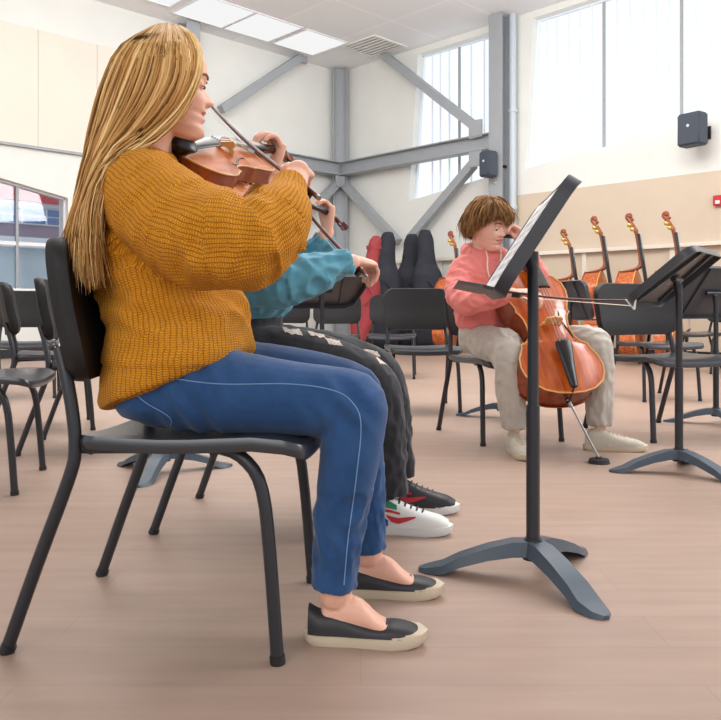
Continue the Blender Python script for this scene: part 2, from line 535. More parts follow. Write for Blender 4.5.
# daylight windows: glowing translucent panels with thin ribs
def glow_window(n, hole, ribs, strong):
    us = [p[0] for p in hole]; zs = [p[1] for p in hole]
    f = bmesh.new()
    for a, b in zip(hole, hole[1:]+hole[:1]):
        bar(f, RW(a[0], a[1], -0.16), RW(b[0], b[1], -0.16), 0.05, 0.05, up=RN)
    root = struct('window_%d' % n, f, M['rib_blue'])
    bm = bmesh.new()
    prism(bm, hole, lambda u, v, w: RW(u, v, w), -0.21, -0.19)
    obj('translucent_panel', bm, M['panel_glow'], root, smooth=False)
    def ztop(u):
        pts = sorted(hole[-2:], key=lambda p: p[0]); 
        for a, b in zip(pts[:-1], pts[1:]):
            if a[0] <= u <= b[0] and b[0] > a[0]: return a[1]+(b[1]-a[1])*(u-a[0])/(b[0]-a[0])
        return pts[-1][1] if u > pts[-1][0] else pts[0][1]
    def zbot(u):
        pts = sorted(hole[:-2], key=lambda p: p[0])
        for a, b in zip(pts[:-1], pts[1:]):
            if a[0] <= u <= b[0] and b[0] > a[0]: return a[1]+(b[1]-a[1])*(u-a[0])/(b[0]-a[0])
        return pts[-1][1] if u > pts[-1][0] else pts[0][1]
    for x in ribs:
        u = R_uz(x, 0)[0]; w = 0.035 if x in strong else 0.013
        bm = bmesh.new(); bar(bm, RW(u, zbot(u), -0.17), RW(u, ztop(u), -0.17), w, 0.03, up=RN)
        obj('mullion', bm, M['grey_steel'] if x in strong else M['rib_blue'], root, smooth=False)
glow_window(1, hole1, [426, 434, 443, 453, 465, 478], [453])
glow_window(2, hole2, [541, 551, 563, 574, 586, 598, 611, 624, 637, 650, 663, 676, 690, 705, 720, 740, 760], [598, 676, 760])

# left window: frame, glass, and the building across the street
root = None
u0, u1 = lh[0][0], lh[1][0]
f = bmesh.new()
for a, b in zip(lh, lh[1:]+lh[:1]):
    bar(f, LW(a[0], a[1], -0.12), LW(b[0], b[1], -0.12), 0.05, 0.06, up=LN)
root = struct('window_3', f, M['white_plastic'])
bm = bmesh.new()
zm = L_uz(20, 243)[1]
bar(bm, LW(u0, zm, -0.12), LW(u1, zm, -0.12), 0.05, 0.05, up=LN)
obj('transom', bm, M['white_plastic'], root, smooth=False)
for x in (20, -38, -100):
    u = L_uz(x, 0)[0]
    bm = bmesh.new()
    zt = lh[3][1]+(lh[2][1]-lh[3][1])*(u-lh[3][0])/(lh[2][0]-lh[3][0])
    bar(bm, LW(u, lz1, -0.12), LW(u, zt, -0.12), 0.035, 0.05, up=LN)
    obj('mullion', bm, M['grey_steel'], root, smooth=False)
M['glass'] = mat('window_glass', (0.9, 0.95, 1, 1), 0.02, trans=1.0)
bm = bmesh.new(); prism(bm, lh, lambda u, v, w: LW(u, v, w), -0.145, -0.135)
obj('glass_pane', bm, M['glass'], root, smooth=False)
bm = bmesh.new(); bar(bm, LW(u0-0.1, lz1-0.02, 0.03), LW(u1+0.1, lz1-0.02, 0.03), 0.14, 0.04, up=(0, 0, 1))
struct('trim_1', bm, M['wall_white'])

# wall panels (tan) standing 2 cm off the wall
def wpanel(name, W, poly, off, m, th=0.02):
    bm = bmesh.new(); prism(bm, poly, lambda u, v, w: W(u, v, w), 0.0005, off)
    return struct(name, bm, m)
pu, pz = R_uz(503, 196); tz = 2.37
wpanel('trim_2', RW, [(pu, 0.12), (15, 0.12), (15, tz), (pu, tz)], 0.02, M['tan'])
# low rail and battens of the lower right wall
bm = bmesh.new()
bar(bm, RW(pu+0.1, 1.47, 0.06), RW(15, 1.47, 0.06), 0.08, 0.05)
struct('trim_3', bm, M['tan_light'])
bm = bmesh.new()
for u in np.arange(pu+0.15, 14, 1.25):
    bar(bm, RW(u, 0.12, 0.035), RW(u, 1.45, 0.035), 0.06, 0.03, up=RN)
struct('trim_4', bm, M['tan_light'])
bm = bmesh.new()
u_e = R_uz(495, 0)[0]; u_s = R_uz(372, 0)[0]
bar(bm, RW(u_s, 1.47, 0.06), RW(u_e, 1.47, 0.06), 0.08, 0.05)
struct('trim_5', bm, M['tan_light'])
bm = bmesh.new()
for x in (381, 400, 420, 441, 462, 480):
    u = R_uz(x, 0)[0]
    bar(bm, RW(u, 0.12, 0.035), RW(u, 1.45, 0.035), 0.06, 0.03, up=RN)
struct('trim_6', bm, M['tan_light'])
bm = bmesh.new(); bar(bm, RW(0.1, 0.06, 0.01), RW(15, 0.06, 0.01), 0.02, 0.12)
struct('baseboard_right', bm, M['glide'])
bm = bmesh.new(); bar(bm, LW(0.1, 0.06, 0.01), LW(15.2, 0.06, 0.01), 0.02, 0.12)
struct('baseboard_left', bm, M['glide'])
# tan acoustic panels high on the left wall
zb = 2.86; zt2 = 4.45
ua = L_uz(150, 0)[0]
k = 0
bm = bmesh.new()
for x0, x1 in ((150, 96), (96, 37), (37, -30), (-30, -105), (-105, -190)):
    a = L_uz(x0, 0)[0]; b = L_uz(x1, 0)[0]
    prism(bm, [(a, zb), (b-0.006, zb), (b-0.006, zt2), (a, zt2)], lambda u, v, w: LW(u, v, w), 0.0005, 0.03)
struct('trim_7', bm, M['tan_light'])
bm = bmesh.new(); bar(bm, LW(ua, zb-0.02, 0.03), LW(15.2, zb-0.02, 0.03), 0.06, 0.035)
struct('trim_8', bm, M['grey_steel'])

# steel frame: corner column, second column, beams and braces
def ibeam(bm, a, b, w, h, up=(0, 0, 1), t=0.018):
    a, b = V(a), V(b); x = (b-a).normalized(); z = V(up); z = (z-x*z.dot(x)).normalized(); y = z.cross(x)
    for s in (-1, 1):
        bar(bm, a+z*(s*(h/2-t/2)), b+z*(s*(h/2-t/2)), w, t, up=z)
    bar(bm, a, b, t, h-t*1.5, up=z)
mid = (RN+LN).normalized()
def steel(name, fn, label=None):
    bm = bmesh.new(); fn(bm); return struct(name, bm, M['grey_steel'])
steel('trim_9', lambda b: ibeam(b, COR+mid*0.22, COR+mid*0.22+V((0, 0, CEIL-0.002)), 0.26, 0.26, up=mid.cross(V((0, 0, 1)))))
uc = R_uz(508, 0)[0]
steel('trim_10', lambda b: (ibeam(b, RW(uc, 0.001, 0.2), RW(uc, CEIL-0.002, 0.2), 0.24, 0.26, up=RN), box(b, RW(uc, CEIL/2, 0.33), (0.05, 0.05, 0.02))))
bm = bmesh.new(); tube(bm, [RW(uc+0.17, 0.0, 0.12), RW(uc+0.17, CEIL-0.002, 0.12)], 0.055, 12)
for z in (0.9, 2.15, 3.6): tube(bm, [RW(uc+0.17, z, 0.12), RW(uc+0.17, z+0.05, 0.12)], 0.07, 12)
struct('trim_11', bm, M['metal_pipe'])
# horizontal beam of the right wall
zbeam = 0.5*(R_uz(418, 158)[1]+R_uz(418, 158)[1])
zbm = H+(HY-172)/F*dR(345)
zbm2 = H+(HY-144.5)/F*dR(490)
zbm = (zbm+zbm2)/2
steel('trim_12', lambda b: ibeam(b, RW(0.25, zbm, 0.2), RW(uc-0.13, zbm, 0.2), 0.2, 0.24))
steel('trim_13', lambda b: ibeam(b, LW(0.25, zbm, 0.2), LW(L_uz(182, 0)[0], zbm, 0.2), 0.2, 0.24))
def Rp(x, y, off=0.2):
    u, z = R_uz(x, y); return RW(u, z, off)
def Lp(x, y, off=0.2):
    u, z = L_uz(x, y); return LW(u, z, off)
steel('trim_14', lambda b: bar(b, Rp(391, 57), Rp(486, 131), 0.13, 0.13, up=RN))
steel('trim_15', lambda b: bar(b, Rp(350, 183), Rp(406, 243), 0.13, 0.13, up=RN))
steel('trim_16', lambda b: bar(b, Rp(481, 166), Rp(418, 240), 0.13, 0.13, up=RN))
steel('trim_17', lambda b: bar(b, Lp(293, 60), Lp(214, 112), 0.13, 0.13, up=LN))
steel('trim_18', lambda b: bar(b, Lp(331, 183), Lp(288, 228), 0.13, 0.13, up=LN))
steel('trim_19', lambda b: (bar(b, Rp(391, 56)+V((0, 0, 0)), Rp(398, 54), 0.2, 0.06, up=RN), bar(b, Lp(290, 58), Lp(299, 61), 0.2, 0.06, up=LN)))
# gusset plates
def gusset(b, W, pts, off):
    prism(b, pts, lambda u, v, w: W(u, v, w), off, off+0.02)
steel('trim_20', lambda b: (gusset(b, RW, [R_uz(493, 122), R_uz(493, 139), R_uz(480, 142), R_uz(480, 129), R_uz(487, 123)], 0.27),
                            gusset(b, RW, [R_uz(493, 150), R_uz(493, 168), R_uz(480, 170), R_uz(480, 153)], 0.27),
                            gusset(b, RW, [R_uz(346, 179), R_uz(346, 190), R_uz(355, 188), R_uz(356, 178)], 0.27),
                            gusset(b, LW, [L_uz(336, 179), L_uz(336, 190), L_uz(326, 188), L_uz(325, 177)], 0.27)))
ul = L_uz(182, 0)[0]
steel('trim_21', lambda b: ibeam(b, LW(ul, 0.001, 0.2), LW(ul, CEIL-0.002, 0.2), 0.24, 0.26, up=LN))

# recessed ceiling light panels
def ceil_pt(x, y, z=CEIL):
    d = (z-H)*F/(HY-y); return V(((x-CX)/F*d, d, z))
lights = [(263, 27), (214, 11.5), (310, 42), (158, -12)]
names = ['recessed ceiling light panel in the middle of the row nearest the left wall', 'recessed ceiling light panel above the woman with long blond hair',
         'recessed ceiling light panel nearest the grey corner column', 'recessed ceiling light panel cut by the top edge of the photo']
for (x, y), nm in zip(lights, names):
    p = ceil_pt(x, y)
    o = thing('ceiling_light', nm, 'ceiling light', (p.x, p.y, CEIL), math.atan2(RU.y, RU.x), 'recessed ceiling lights')
    bm = bmesh.new()
    for s in (-1, 1):
        box(bm, (0, s*0.44, -0.012), (0.9, 0.02, 0.02)); box(bm, (s*0.44, 0, -0.012), (0.02, 0.86, 0.02))
    obj('frame', bm, M['white_plastic'], o, smooth=False)
    bm = bmesh.new(); box(bm, (0, 0, -0.006), (0.86, 0.86, 0.008))
    obj('diffuser', bm, M['lamp_glow'], o, smooth=False)
p = ceil_pt(374, 46)
o = thing('ceiling_vent', 'square grey air vent in the ceiling near the corner column', 'vent', (p.x, p.y, CEIL), math.atan2(RU.y, RU.x))
bm = bmesh.new()
for s in (-1, 1):
    box(bm, (0, s*0.38, -0.012), (0.8, 0.04, 0.02)); box(bm, (s*0.38, 0, -0.012), (0.04, 0.72, 0.02))
obj('frame', bm, M['wall_white'], o, smooth=False)
for k in range(7):
    bm = bmesh.new(); box(bm, (0, -0.3+k*0.1, -0.012), (0.72, 0.06, 0.012), Euler((0.5, 0, 0)).to_matrix())
    obj('slat', bm, M['wall_white'], o, smooth=False)

# wall speakers
def speaker(px, py, w, h, label, off=0.32):
    u, z = R_uz(px, py)
    c = RW(u, z, off)
    o = thing('wall_speaker', label, 'speaker', c, math.atan2(RN.y, RN.x)-0.15, 'grey wall speakers')
    bm = bmesh.new(); vs = box(bm, (0, 0, 0), (0.2, w, h))
    bmesh.ops.bevel(bm, geom=bm.edges[:], offset=0.02, segments=3, affect='EDGES')
    obj('cabinet', bm, M['speaker'], o)
    bm = bmesh.new(); panel(bm, w-0.04, h-0.04, 0.02, 0.006, lambda a, b, k: V((0.104+k, a, b)))
    obj('grille', bm, M['speaker'], o)
    bm = bmesh.new(); tube(bm, [(0.10, 0, h*0.1), (0.108, 0, h*0.1)], 0.018, 14)
    obj('badge', bm, M['white_plastic'], o)
    bm = bmesh.new(); tube(bm, [(-off+0.01, 0, 0), (-0.1, 0, 0)], 0.025, 10); box(bm, (-off+0.012, 0, 0), (0.02, 0.12, 0.16))
    obj('bracket', bm, M['leg_metal'], o)
speaker(506, 168, 0.21, 0.38, 'small dark grey wall speaker beside the steel column', 0.45)
speaker(703, 134, 0.30, 0.40, 'dark grey wall speaker below the large window at right')
u, z = R_uz(720, 201)
o = thing('fire_alarm', 'red fire alarm on the tan wall at the right edge', 'fire alarm', RW(u, z, 0.02), math.atan2(RN.y, RN.x))
bm = bmesh.new(); box(bm, (0.03, 0, 0), (0.05, 0.12, 0.13)); bmesh.ops.bevel(bm, geom=bm.edges[:], offset=0.008, segments=2, affect='EDGES')
obj('housing', bm, M['red'], o)
bm = bmesh.new(); box(bm, (0.06, 0.0, -0.02), (0.012, 0.05, 0.04)); obj('strobe', bm, M['white_plastic'], o)

# building across the street, seen through the left window
M['b_brick'] = mat('outside_brick', srgb(148, 130, 150), 0.8, noise_amt=0.1, nscale=3)
M['b_red'] = mat('outside_red_fascia', srgb(196, 48, 66), 0.6, noise_amt=0.06, nscale=1)
M['b_glass'] = mat('outside_window_glass', srgb(84, 128, 188), 0.15, noise_amt=0.25, nscale=0.8)
M['b_white'] = mat('outside_white', srgb(228, 234, 240), 0.6)
M['b_pale'] = mat('outside_pale_shopfront', srgb(206, 222, 230), 0.4, noise_amt=0.12, nscale=1.2)
BO = COR-LN*9.0
def BW(u, z, off=0.0): return BO+LU*u+LN*off+V((0, 0, z))
bl = thing('street_building', 'brick building with red fascia and blue windows across the street', 'building', BW(4, -0.5))
def bpart(name, u0, u1, z0, z1, o0, o1, m, parent=None):
    bm = bmesh.new(); prism(bm, [(u0, z0), (u1, z0), (u1, z1), (u0, z1)], lambda u, v, w: BW(u, v, w)-V(bl.location), o0, o1)
    return obj(name, bm, m, parent or bl, smooth=False)
bpart('wall', -12, 20, -0.5, 6.5, -3, 0, M['b_brick'])
bpart('shopfront', -12, 20, -0.5, 2.15, 0, 0.15, M['b_pale'])
bpart('canopy', -12, 20, 2.15, 2.4, 0, 0.5, M['b_white'])
bpart('fascia', -12, 20, 3.30, 4.6, 0, 0.35, M['b_red'])
bpart('soffit', -12, 20, 3.2, 3.30, 0, 0.2, M['b_white'])
for k in range(11):
    a = -8+k*2.3
    fr = bpart('window', a, a+1.9, 2.76, 3.2, 0, 0.08, M['b_white'])
    for i in range(3):
        for j in range(2):
            bm = bmesh.new()
            x0 = a+0.08+i*0.6; z0 = 2.79+j*0.20
            prism(bm, [(x0, z0), (x0+0.54, z0), (x0+0.54, z0+0.17), (x0, z0+0.17)], lambda u, v, w: BW(u, v, w)-V(bl.location), 0.08, 0.1)
            obj('pane', bm, M['b_glass'], fr, smooth=False)
bm = bmesh.new(); box(bm, (0, 0, -0.15), (60, 60, 0.1)); g = struct('ground', bm, M['b_pale']); g.location = (-10, 15, -0.1)
M['b_street'] = mat('street', srgb(190, 194, 198), 0.9)
g.data.materials[0] = M['b_street']
# ================================================================== orchestra chairs
def ident(u, v, k): return V((u, v, k))
def make_chair(label, group='black orchestra chairs'):
    t = thing('orchestra_chair', label, 'chair', group=group)
    # seat: moulded slab, rear edge x=-.16, front edge x=.28
    def sf(u, v, k):
        x = u+0.06; y = v
        z = 0.422-0.012*(1-(v/0.23)**2)-0.010*math.exp(-((u+0.05)/0.15)**2)
        z -= 0.05*max(0, (u-0.12)/0.1)**2*0.4
        return V((x, y*(1.0 if u < 0 else 1.0), z+k))
    bm = bmesh.new(); panel(bm, 0.44, 0.46, 0.04, 0.026, sf)
    obj('seat', bm, M['seat_plastic'], t)
    # curved backrest
    def bf(u, v, k):
        zz = 0.655+v
        lean = -0.200-0.14*v
        y = u
        x = lean+0.75*y*y+0.008*math.exp(-((v+0.09)/0.07)**2)
        return V((x+k, y, zz))
    bm = bmesh.new(); panel(bm, 0.46, 0.285, 0.075, 0.042, bf, rings=(1, 0.97, 0.93, 0.8, 0.6, 0.4, 0.2))
    obj('backrest', bm, M['chair_plastic'], t)
    for s in (-1, 1):
        # rear leg and back post
        bm = bmesh.new()
        tube(bm, [(-0.295, s*0.215, 0.012), (-0.238, s*0.213, 0.17), (-0.178, s*0.210, 0.33), (-0.166, s*0.207, 0.385), (-0.172, s*0.203, 0.45), (-0.188, s*0.195, 0.52), (-0.208, s*0.185, 0.58)], 0.0125, 10, 3)
        rl = obj('rear_leg', bm, M['leg_metal'], t)
        bm = bmesh.new(); tube(bm, [(-0.299, s*0.215, 0.0), (-0.292, s*0.215, 0.016)], 0.0145, 10)
        obj('foot_glide', bm, M['glide'], rl)
        # front leg with its rail under the seat
        bm = bmesh.new()
        tube(bm, [(0.225, s*0.215, 0.012), (0.21, s*0.21, 0.20), (0.195, s*0.205, 0.315), (0.165, s*0.20, 0.368), (0.11, s*0.19, 0.392), (0.0, s*0.188, 0.392), (-0.155, s*0.195, 0.390)], 0.0125, 10, 3)
        fl_ = obj('front_leg', bm, M['leg_metal'], t)
        bm = bmesh.new(); tube(bm, [(0.226, s*0.215, 0.0), (0.2245, s*0.215, 0.016)], 0.0145, 10)
        obj('foot_glide', bm, M['glide'], fl_)
    bm = bmesh.new()
    tube(bm, [(-0.14, -0.197, 0.386), (-0.14, 0.197, 0.386)], 0.010, 8)
    tube(bm, [(0.10, -0.197, 0.386), (0.10, 0.197, 0.386)], 0.010, 8)
    obj('crossbar', bm, M['leg_metal'], t)
    return t

chair0 = make_chair('black orchestra chair the blond violinist in the mustard sweater sits on')
chair0.location = (-0.359, 1.665, 0); chair0.rotation_euler.z = math.radians(-5.0)
def chair_at(x, y, deg, label):
    c = copy_tree(chair0); c.location = (x, y, 0); c.rotation_euler.z = math.radians(deg); c['label'] = label
    return c
# second violinist's chair
chair_at(-0.285, 2.44, -6, 'black orchestra chair under the violinist in teal and ripped black jeans')
# cellist's chair
chair_at(0.72, 3.98, -72, 'black orchestra chair the cellist in the pink hoodie sits on')
# helper to place by the pixel of one floor point and its heading
def chair_px(px, py, deg, label, scale=1.0):
    d = H*F/(py-HY)
    return chair_at((px-CX)/F*d, d, deg, label)
chair_px(421, 409, -86, 'empty black orchestra chair with its back against the view, left of the cellist')
chair_px(661, 433, -68, 'empty black orchestra chair in front of the row, behind the right music stand').scale = (1, 1.2, 1)
chair_px(655, 398, -80, 'empty black orchestra chair directly behind the front chair at right')
chair_px(335, 379, -95, 'empty orchestra chair with blue-grey sheen beneath the teal bow arm')
chair_px(392, 377, -95, 'empty orchestra chair with blue-grey sheen in front of the black bass cases')
chair_px(284, 376, -95, 'empty orchestra chair half hidden behind the teal player and music stand')
chair_px(712, 372, 200, 'far empty black orchestra chair at the right edge under the stands')
# left edge chairs
chair_px(26, 396, -72, 'empty black orchestra chair facing us below the left window')
chair_px(96, 446, 8, 'empty black orchestra chair seen edge-on just left of the blond violinist')
chair_px(-34, 484, 10, 'empty black orchestra chair cut off by the left edge, its seat in front')
chair_px(48, 427, 22, 'far empty black orchestra chair at the very left edge')

# ================================================================== music stands
def make_stand(label, pos, desk_h, tilt, rz, base_rz=0.0, group='black music stands', sheet=False, tray=True, dh=0.32):
    t = thing('music_stand', label, 'music stand', pos, 0, group)
    bm = bmesh.new(); tube(bm, [(0, 0, 0.06), (0, 0, 0.42)], 0.0165, 14)
    tube(bm, [(0, 0, 0.40), (0, 0, desk_h-0.01)], 0.0135, 14)
    obj('pole', bm, M['stand_metal'], t)
    bm = bmesh.new(); tube(bm, [(0, 0, 0.045), (0, 0, 0.095)], [0.026, 0.021], 14)
    obj('base_collar', bm, M['stand_metal'], t)
    for k in range(3):
        a = base_rz+k*2*PI/3
        bm = bmesh.new(); rings = []
        ca, sa = math.cos(a), math.sin(a)
        for r, z, w, th in ((0.0, 0.075, 0.030, 0.018), (0.05, 0.072, 0.032, 0.018), (0.11, 0.058, 0.034, 0.015), (0.18, 0.034, 0.036, 0.012), (0.22, 0.014, 0.038, 0.010), (0.26, 0.007, 0.028, 0.007), (0.28, 0.005, 0.008, 0.005)):
            c = V((r*ca, r*sa, z)); A = V((-sa, ca, 0))*w; B = V((0, 0, th))
            rings.append([c-A-B, c+A-B, c+A*0.75+B*0.9, c-A*0.75+B*0.9])
        for rg in rings:
            for q in rg: q.z = max(q.z, 0.0005)
        ringmesh(bm, rings)
        obj('base_leg', bm, M['stand_base'], t)
    # desk: local u along width (Y), v up the slope; +X local is the music side
    ct, st_ = math.cos(tilt), math.sin(tilt)       # tilt measured back from vertical
    n = V((ct, 0, st_)); up = V((-st_, 0, ct)); wd = V((0, 1, 0))
    Rz = Matrix.Rotation(rz, 3, 'Z')
    c0 = V((0, 0, desk_h))+Rz @ (n*0.03)
    def df(u, v, k):
        e = max(0, abs(u)-0.16)
        return c0+Rz @ (wd*u+up*v+n*(k+0.9*e*e*1.2))
    bm = bmesh.new()
    panel(bm, 0.50, dh, 0.055, 0.005, df, rings=(1, 0.99, 0.9, 0.75, 0.55, 0.35, 0.2))
    desk = obj('desk', bm, M['desk'], t)
    # turned-back rim round the desk
    bm = bmesh.new(); out = []
    w, h, r = 0.50, dh, 0.055
    for cx, cy, a0 in ((w/2-r, h/2-r, 0), (-w/2+r, h/2-r, PI/2), (-w/2+r, -h/2+r, PI), (w/2-r, -h/2+r, 1.5*PI)):
        for k in range(9):
            a = a0+PI/2*k/8; out.append((cx+r*math.cos(a), cy+r*math.sin(a)))
    rings = [[df(u*s, v*s, kk) for u, v in out] for s, kk in ((1, 0.001), (1.005, -0.03), (0.985, -0.03), (0.98, 0.0))]
    ringmesh(bm, rings+rings[:1], cap=False)
    obj('rim', bm, M['desk'], desk)
    for uu in (-0.1, 0.1):
        bm = bmesh.new()
        bar(bm, df(uu*1.6, -0.14, -0.010), df(uu*0.8, 0.15, -0.010), 0.006, 0.014, up=Rz @ n)
        obj('rib', bm, M['desk'], desk)
    if tray:
        bm = bmesh.new()
        pts = [(-0.23, 0), (0.23, 0), (0.245, 0.02), (0.22, 0.075), (-0.22, 0.075), (-0.245, 0.02)]
        def tf(u, v, w): return df(u, -dh/2, 0)+Rz @ (n*v+up*(w-0.38*v))
        prism(bm, pts, tf, -0.004, 0.004)
        obj('ledge', bm, M['desk'], t, smooth=False)
    bm = bmesh.new()
    tube(bm, [c0-Rz @ (wd*0.06+n*0.02), c0+Rz @ (wd*0.06-n*0.02)], 0.011, 10)
    tube(bm, [V((0, 0, desk_h-0.05)), c0-Rz @ (n*0.012)], 0.015, 12)
    obj('tilt_hinge', bm, M['stand_metal'], t)
    if sheet:
        def sheet_fn(u, v, k): return df(u, v-0.005, 0.004+k)
        s = bmesh.new()
        panel(s, 0.44, dh-0.03, 0.003, 0.0025, sheet_fn, edge=0.2)
        so = obj('sheet_music', s, M['paper'])
        tag(so, 'white pages of sheet music on the large front music stand', 'sheet music')
        bm = bmesh.new()
        for pg in (-0.11, 0.11):
            for r_ in range(7):
                v0 = 0.105-r_*0.033
                for l in range(5):
                    y = v0-l*0.004
                    bar(bm, V(pos)+sheet_fn(pg-0.09, y, 0.0004), V(pos)+sheet_fn(pg+0.09, y, 0.0004), 0.0005, 0.0004, up=Rz @ n)
                random.seed(r_+int(pg*100))
                for q in range(12):
                    uu = pg-0.08+q*0.0145; y = v0-random.random()*0.016
                    bar(bm, V(pos)+sheet_fn(uu, y, 0.0005), V(pos)+sheet_fn(uu+0.003, y, 0.0005), 0.003, 0.0004, up=Rz @ n)
                    bar(bm, V(pos)+sheet_fn(uu+0.003, y, 0.0005), V(pos)+sheet_fn(uu+0.003, y+0.011, 0.0005), 0.0006, 0.0004, up=Rz @ n)
        obj('staves', bm, M['ink'], so, smooth=False)
        for v in so.data.vertices: v.co = v.co+V(pos)
    return t
def floor_px(px, py):
    d = H*F/(py-HY); return V(((px-CX)/F*d, d, 0))
# the big front stand: its music side faces left and slightly to us
p = floor_px(533, 577)
make_stand('large black music stand in front holding open sheet music', p, 0.805, math.radians(33), PI-0.10, math.radians(-70), sheet=True, dh=0.30)
p = floor_px(679, 472)
make_stand('black music stand at right with empty desk tipped over its pole', p, 0.765, math.radians(50), PI-0.62, math.radians(-60), tray=False)
p = floor_px(716, 424)
make_stand('black music stand cut off by the right edge behind the empty stand', p, 0.74, math.radians(28), PI/2+0.3, math.radians(-80))
p = floor_px(164, 472)
make_stand('music stand behind the blond violinist, only its base showing under her chair', p, 0.86, math.radians(30), PI+0.2, math.radians(-95))
make_stand('black music stand whose desk shows under the teal sleeve', V(((322-CX)/F*4.2, 4.2, 0)), 0.74, math.radians(58), PI/2+0.45, math.radians(-80))
p = floor_px(501, 418)
make_stand('music stand hidden behind the cellist with only its base showing', p, 0.72, math.radians(40), PI/2, math.radians(-85))
make_stand('small far music stand just right of the cello neck', V(((570-CX)/F*6.2, 6.2, 0)), 0.72, math.radians(15), 0.25, math.radians(-85))
# ================================================================== violin family
OUT = [(0, 0.0), (0.006, 0.09), (.03, .175), (.08, .245), (.14, .278), (.2, .29), (.27, .279), (.325, .25), (.352, .237), (.366, .242), (.374, .226), (.395, .188), (.44, .160), (.52, .152), (.575, .160), (.615, .178), (.634, .196), (.646, .190), (.67, .192), (.71, .208), (.76, .226), (.82, .235), (.88, .222), (.94, .178), (.98, .11), (.995, .045), (1.0, 0.0)]
OUTB = OUT[:21]+[(.76, .222), (.81, .222), (.86, .195), (.91, .145), (.95, .095), (.985, .045), (1.0, 0.0)]
def width_at(t, out):
    for (a, b), (c, d) in zip(out[:-1], out[1:]):
        if a <= t <= c: return b+(d-b)*(t-a)/(c-a) if c > a else b
    return 0.0
def make_fiddle(name, label, cat, body, total, rib, woods, sloped=False, group=None, chinrest=False, endpin=0.0, machines=False, detail=1.0):
    out = OUTB if sloped else OUT
    t = thing(name, label, cat, group=group)
    L = body; top_m, rib_m, neck_m = woods
    seq = []
    for (a, b), (c, d) in zip(out[:-1], out[1:]):
        n = max(1, int(math.hypot(c-a, d-b)/0.03))
        for k in range(n): seq.append((a+(c-a)*k/n, b+(d-b)*k/n))
    seq.append(out[-1])
    poly = [(x*L, y*L) for x, y in seq]+[(x*L, -y*L) for x, y in seq[-2:0:-1]]
    def inset(poly, f):
        return [((x-0.5*L)*f+0.5*L, y*f) for x, y in poly]
    bm = bmesh.new()
    r0 = inset(poly, 0.975)
    ringmesh(bm, [[(x, y, z) for x, y in r0] for z in (-rib, -rib*0.5, 0)], cap=False)
    obj('ribs', bm, rib_m, t)
    ts = [i/70 for i in range(71)]
    ts = sorted(set(ts+[0.003, 0.01, 0.02, 0.98, 0.99, 0.997, 0.366]))
    def plate(z0, sgn, arch, nm, m):
        bm = bmesh.new(); ny = 18; rows = []
        edge = 0.008*L*1.2
        for tt in ts:
            w = max(width_at(tt, out)*L, 1e-4); row = []
            for j in range(ny+1):
                s = math.sin((j/ny-0.5)*PI)
                q = max(0, 1-abs(s)**2.2)*min(1, (math.sin(PI*min(max(tt, 0), 1)))**0.5*1.05)
                row.append(bm.verts.new((tt*L, s*w, z0+sgn*(edge+arch*q*q*(1.4-0.4*q)))))
            rows.append(row)
        for a, b in zip(rows[:-1], rows[1:]):
            for j in range(ny):
                bm.faces.new((a[j], a[j+1], b[j+1], b[j]))
        # edge band
        for k_ in (0, ny):
            lo = [bm.verts.new((v.co.x, v.co.y*0.99, z0)) for v in [r[k_] for r in rows]]
            for i in range(len(rows)-1):
                bm.faces.new((rows[i][k_], rows[i+1][k_], lo[i+1], lo[i]))
        return obj(nm, bm, m, t)
    arch = 0.045*L
    top = plate(0, 1, arch, 'top_plate', top_m)
    plate(-rib, -1, arch*0.9, 'back_plate', rib_m)
    # purfling edge
    bm = bmesh.new()
    loop = [V((x, y, 0.010*L)) for x, y in inset(poly, 0.992)]
    tube(bm, loop+[loop[0]], 0.0055*L if detail else 0.006*L, 6)
    obj('edge_purfling', bm, M['edge'], top)
    # f holes
    for s in (-1, 1):
        pts = []
        for k in range(17):
            a = -1+k/8
            xx = 0.50*L-a*0.115*L
            yy = s*(0.118*L+0.028*L*math.sin(a*PI*0.75)*1.0)
            zz = 0.008*L*1.2+arch*(max(0, 1-abs(yy/(width_at(xx/L, out)*L))**2.2)**2)*0.98+0.002*L
            pts.append(V((xx, yy-0.0*s, zz)))
        bm = bmesh.new()
        tube(bm, pts, [0.0045*L+0.004*L*math.sin(PI*k/16) for k in range(17)], 6)
        ball(bm, pts[0]+V((0, -s*0.008*L, 0)), (0.012*L, 0.012*L, 0.003*L), 10); ball(bm, pts[-1]+V((0, s*0.008*L, 0)), (0.010*L, 0.010*L, 0.003*L), 10)
        obj('f_hole', bm, M['ebony'], top)
    zt = 0.010*L+arch
    # fingerboard and neck
    nl = total-L
    nx = L+nl*0.62
    zf0, zf1 = zt+0.075*L, 0.065*L
    fb0 = L-0.235*L
    bm = bmesh.new(); rings = []
    for k in range(6):
        f = k/5; x = fb0+(nx-fb0)*f
        w = (0.062+(0.034-0.062)*f)*L; z = zt+0.055*L*(1-f)+0.012*L
        rings.append([V((x, w*math.cos(a), z-0.014*L+0.022*L*math.sin(a))) for a in [PI*i/8 for i in range(9)]]+[V((x, -w, z-0.020*L)), V((x, w, z-0.020*L))])
    ringmesh(bm, rings); obj('fingerboard', bm, M['ebony'], t)
    zn = lambda x: zt+0.055*L*(1-(x-fb0)/(nx-fb0))+0.012*L-0.018*L
    bm = bmesh.new()
    ph = max(rib*0.6, 0.06*L)
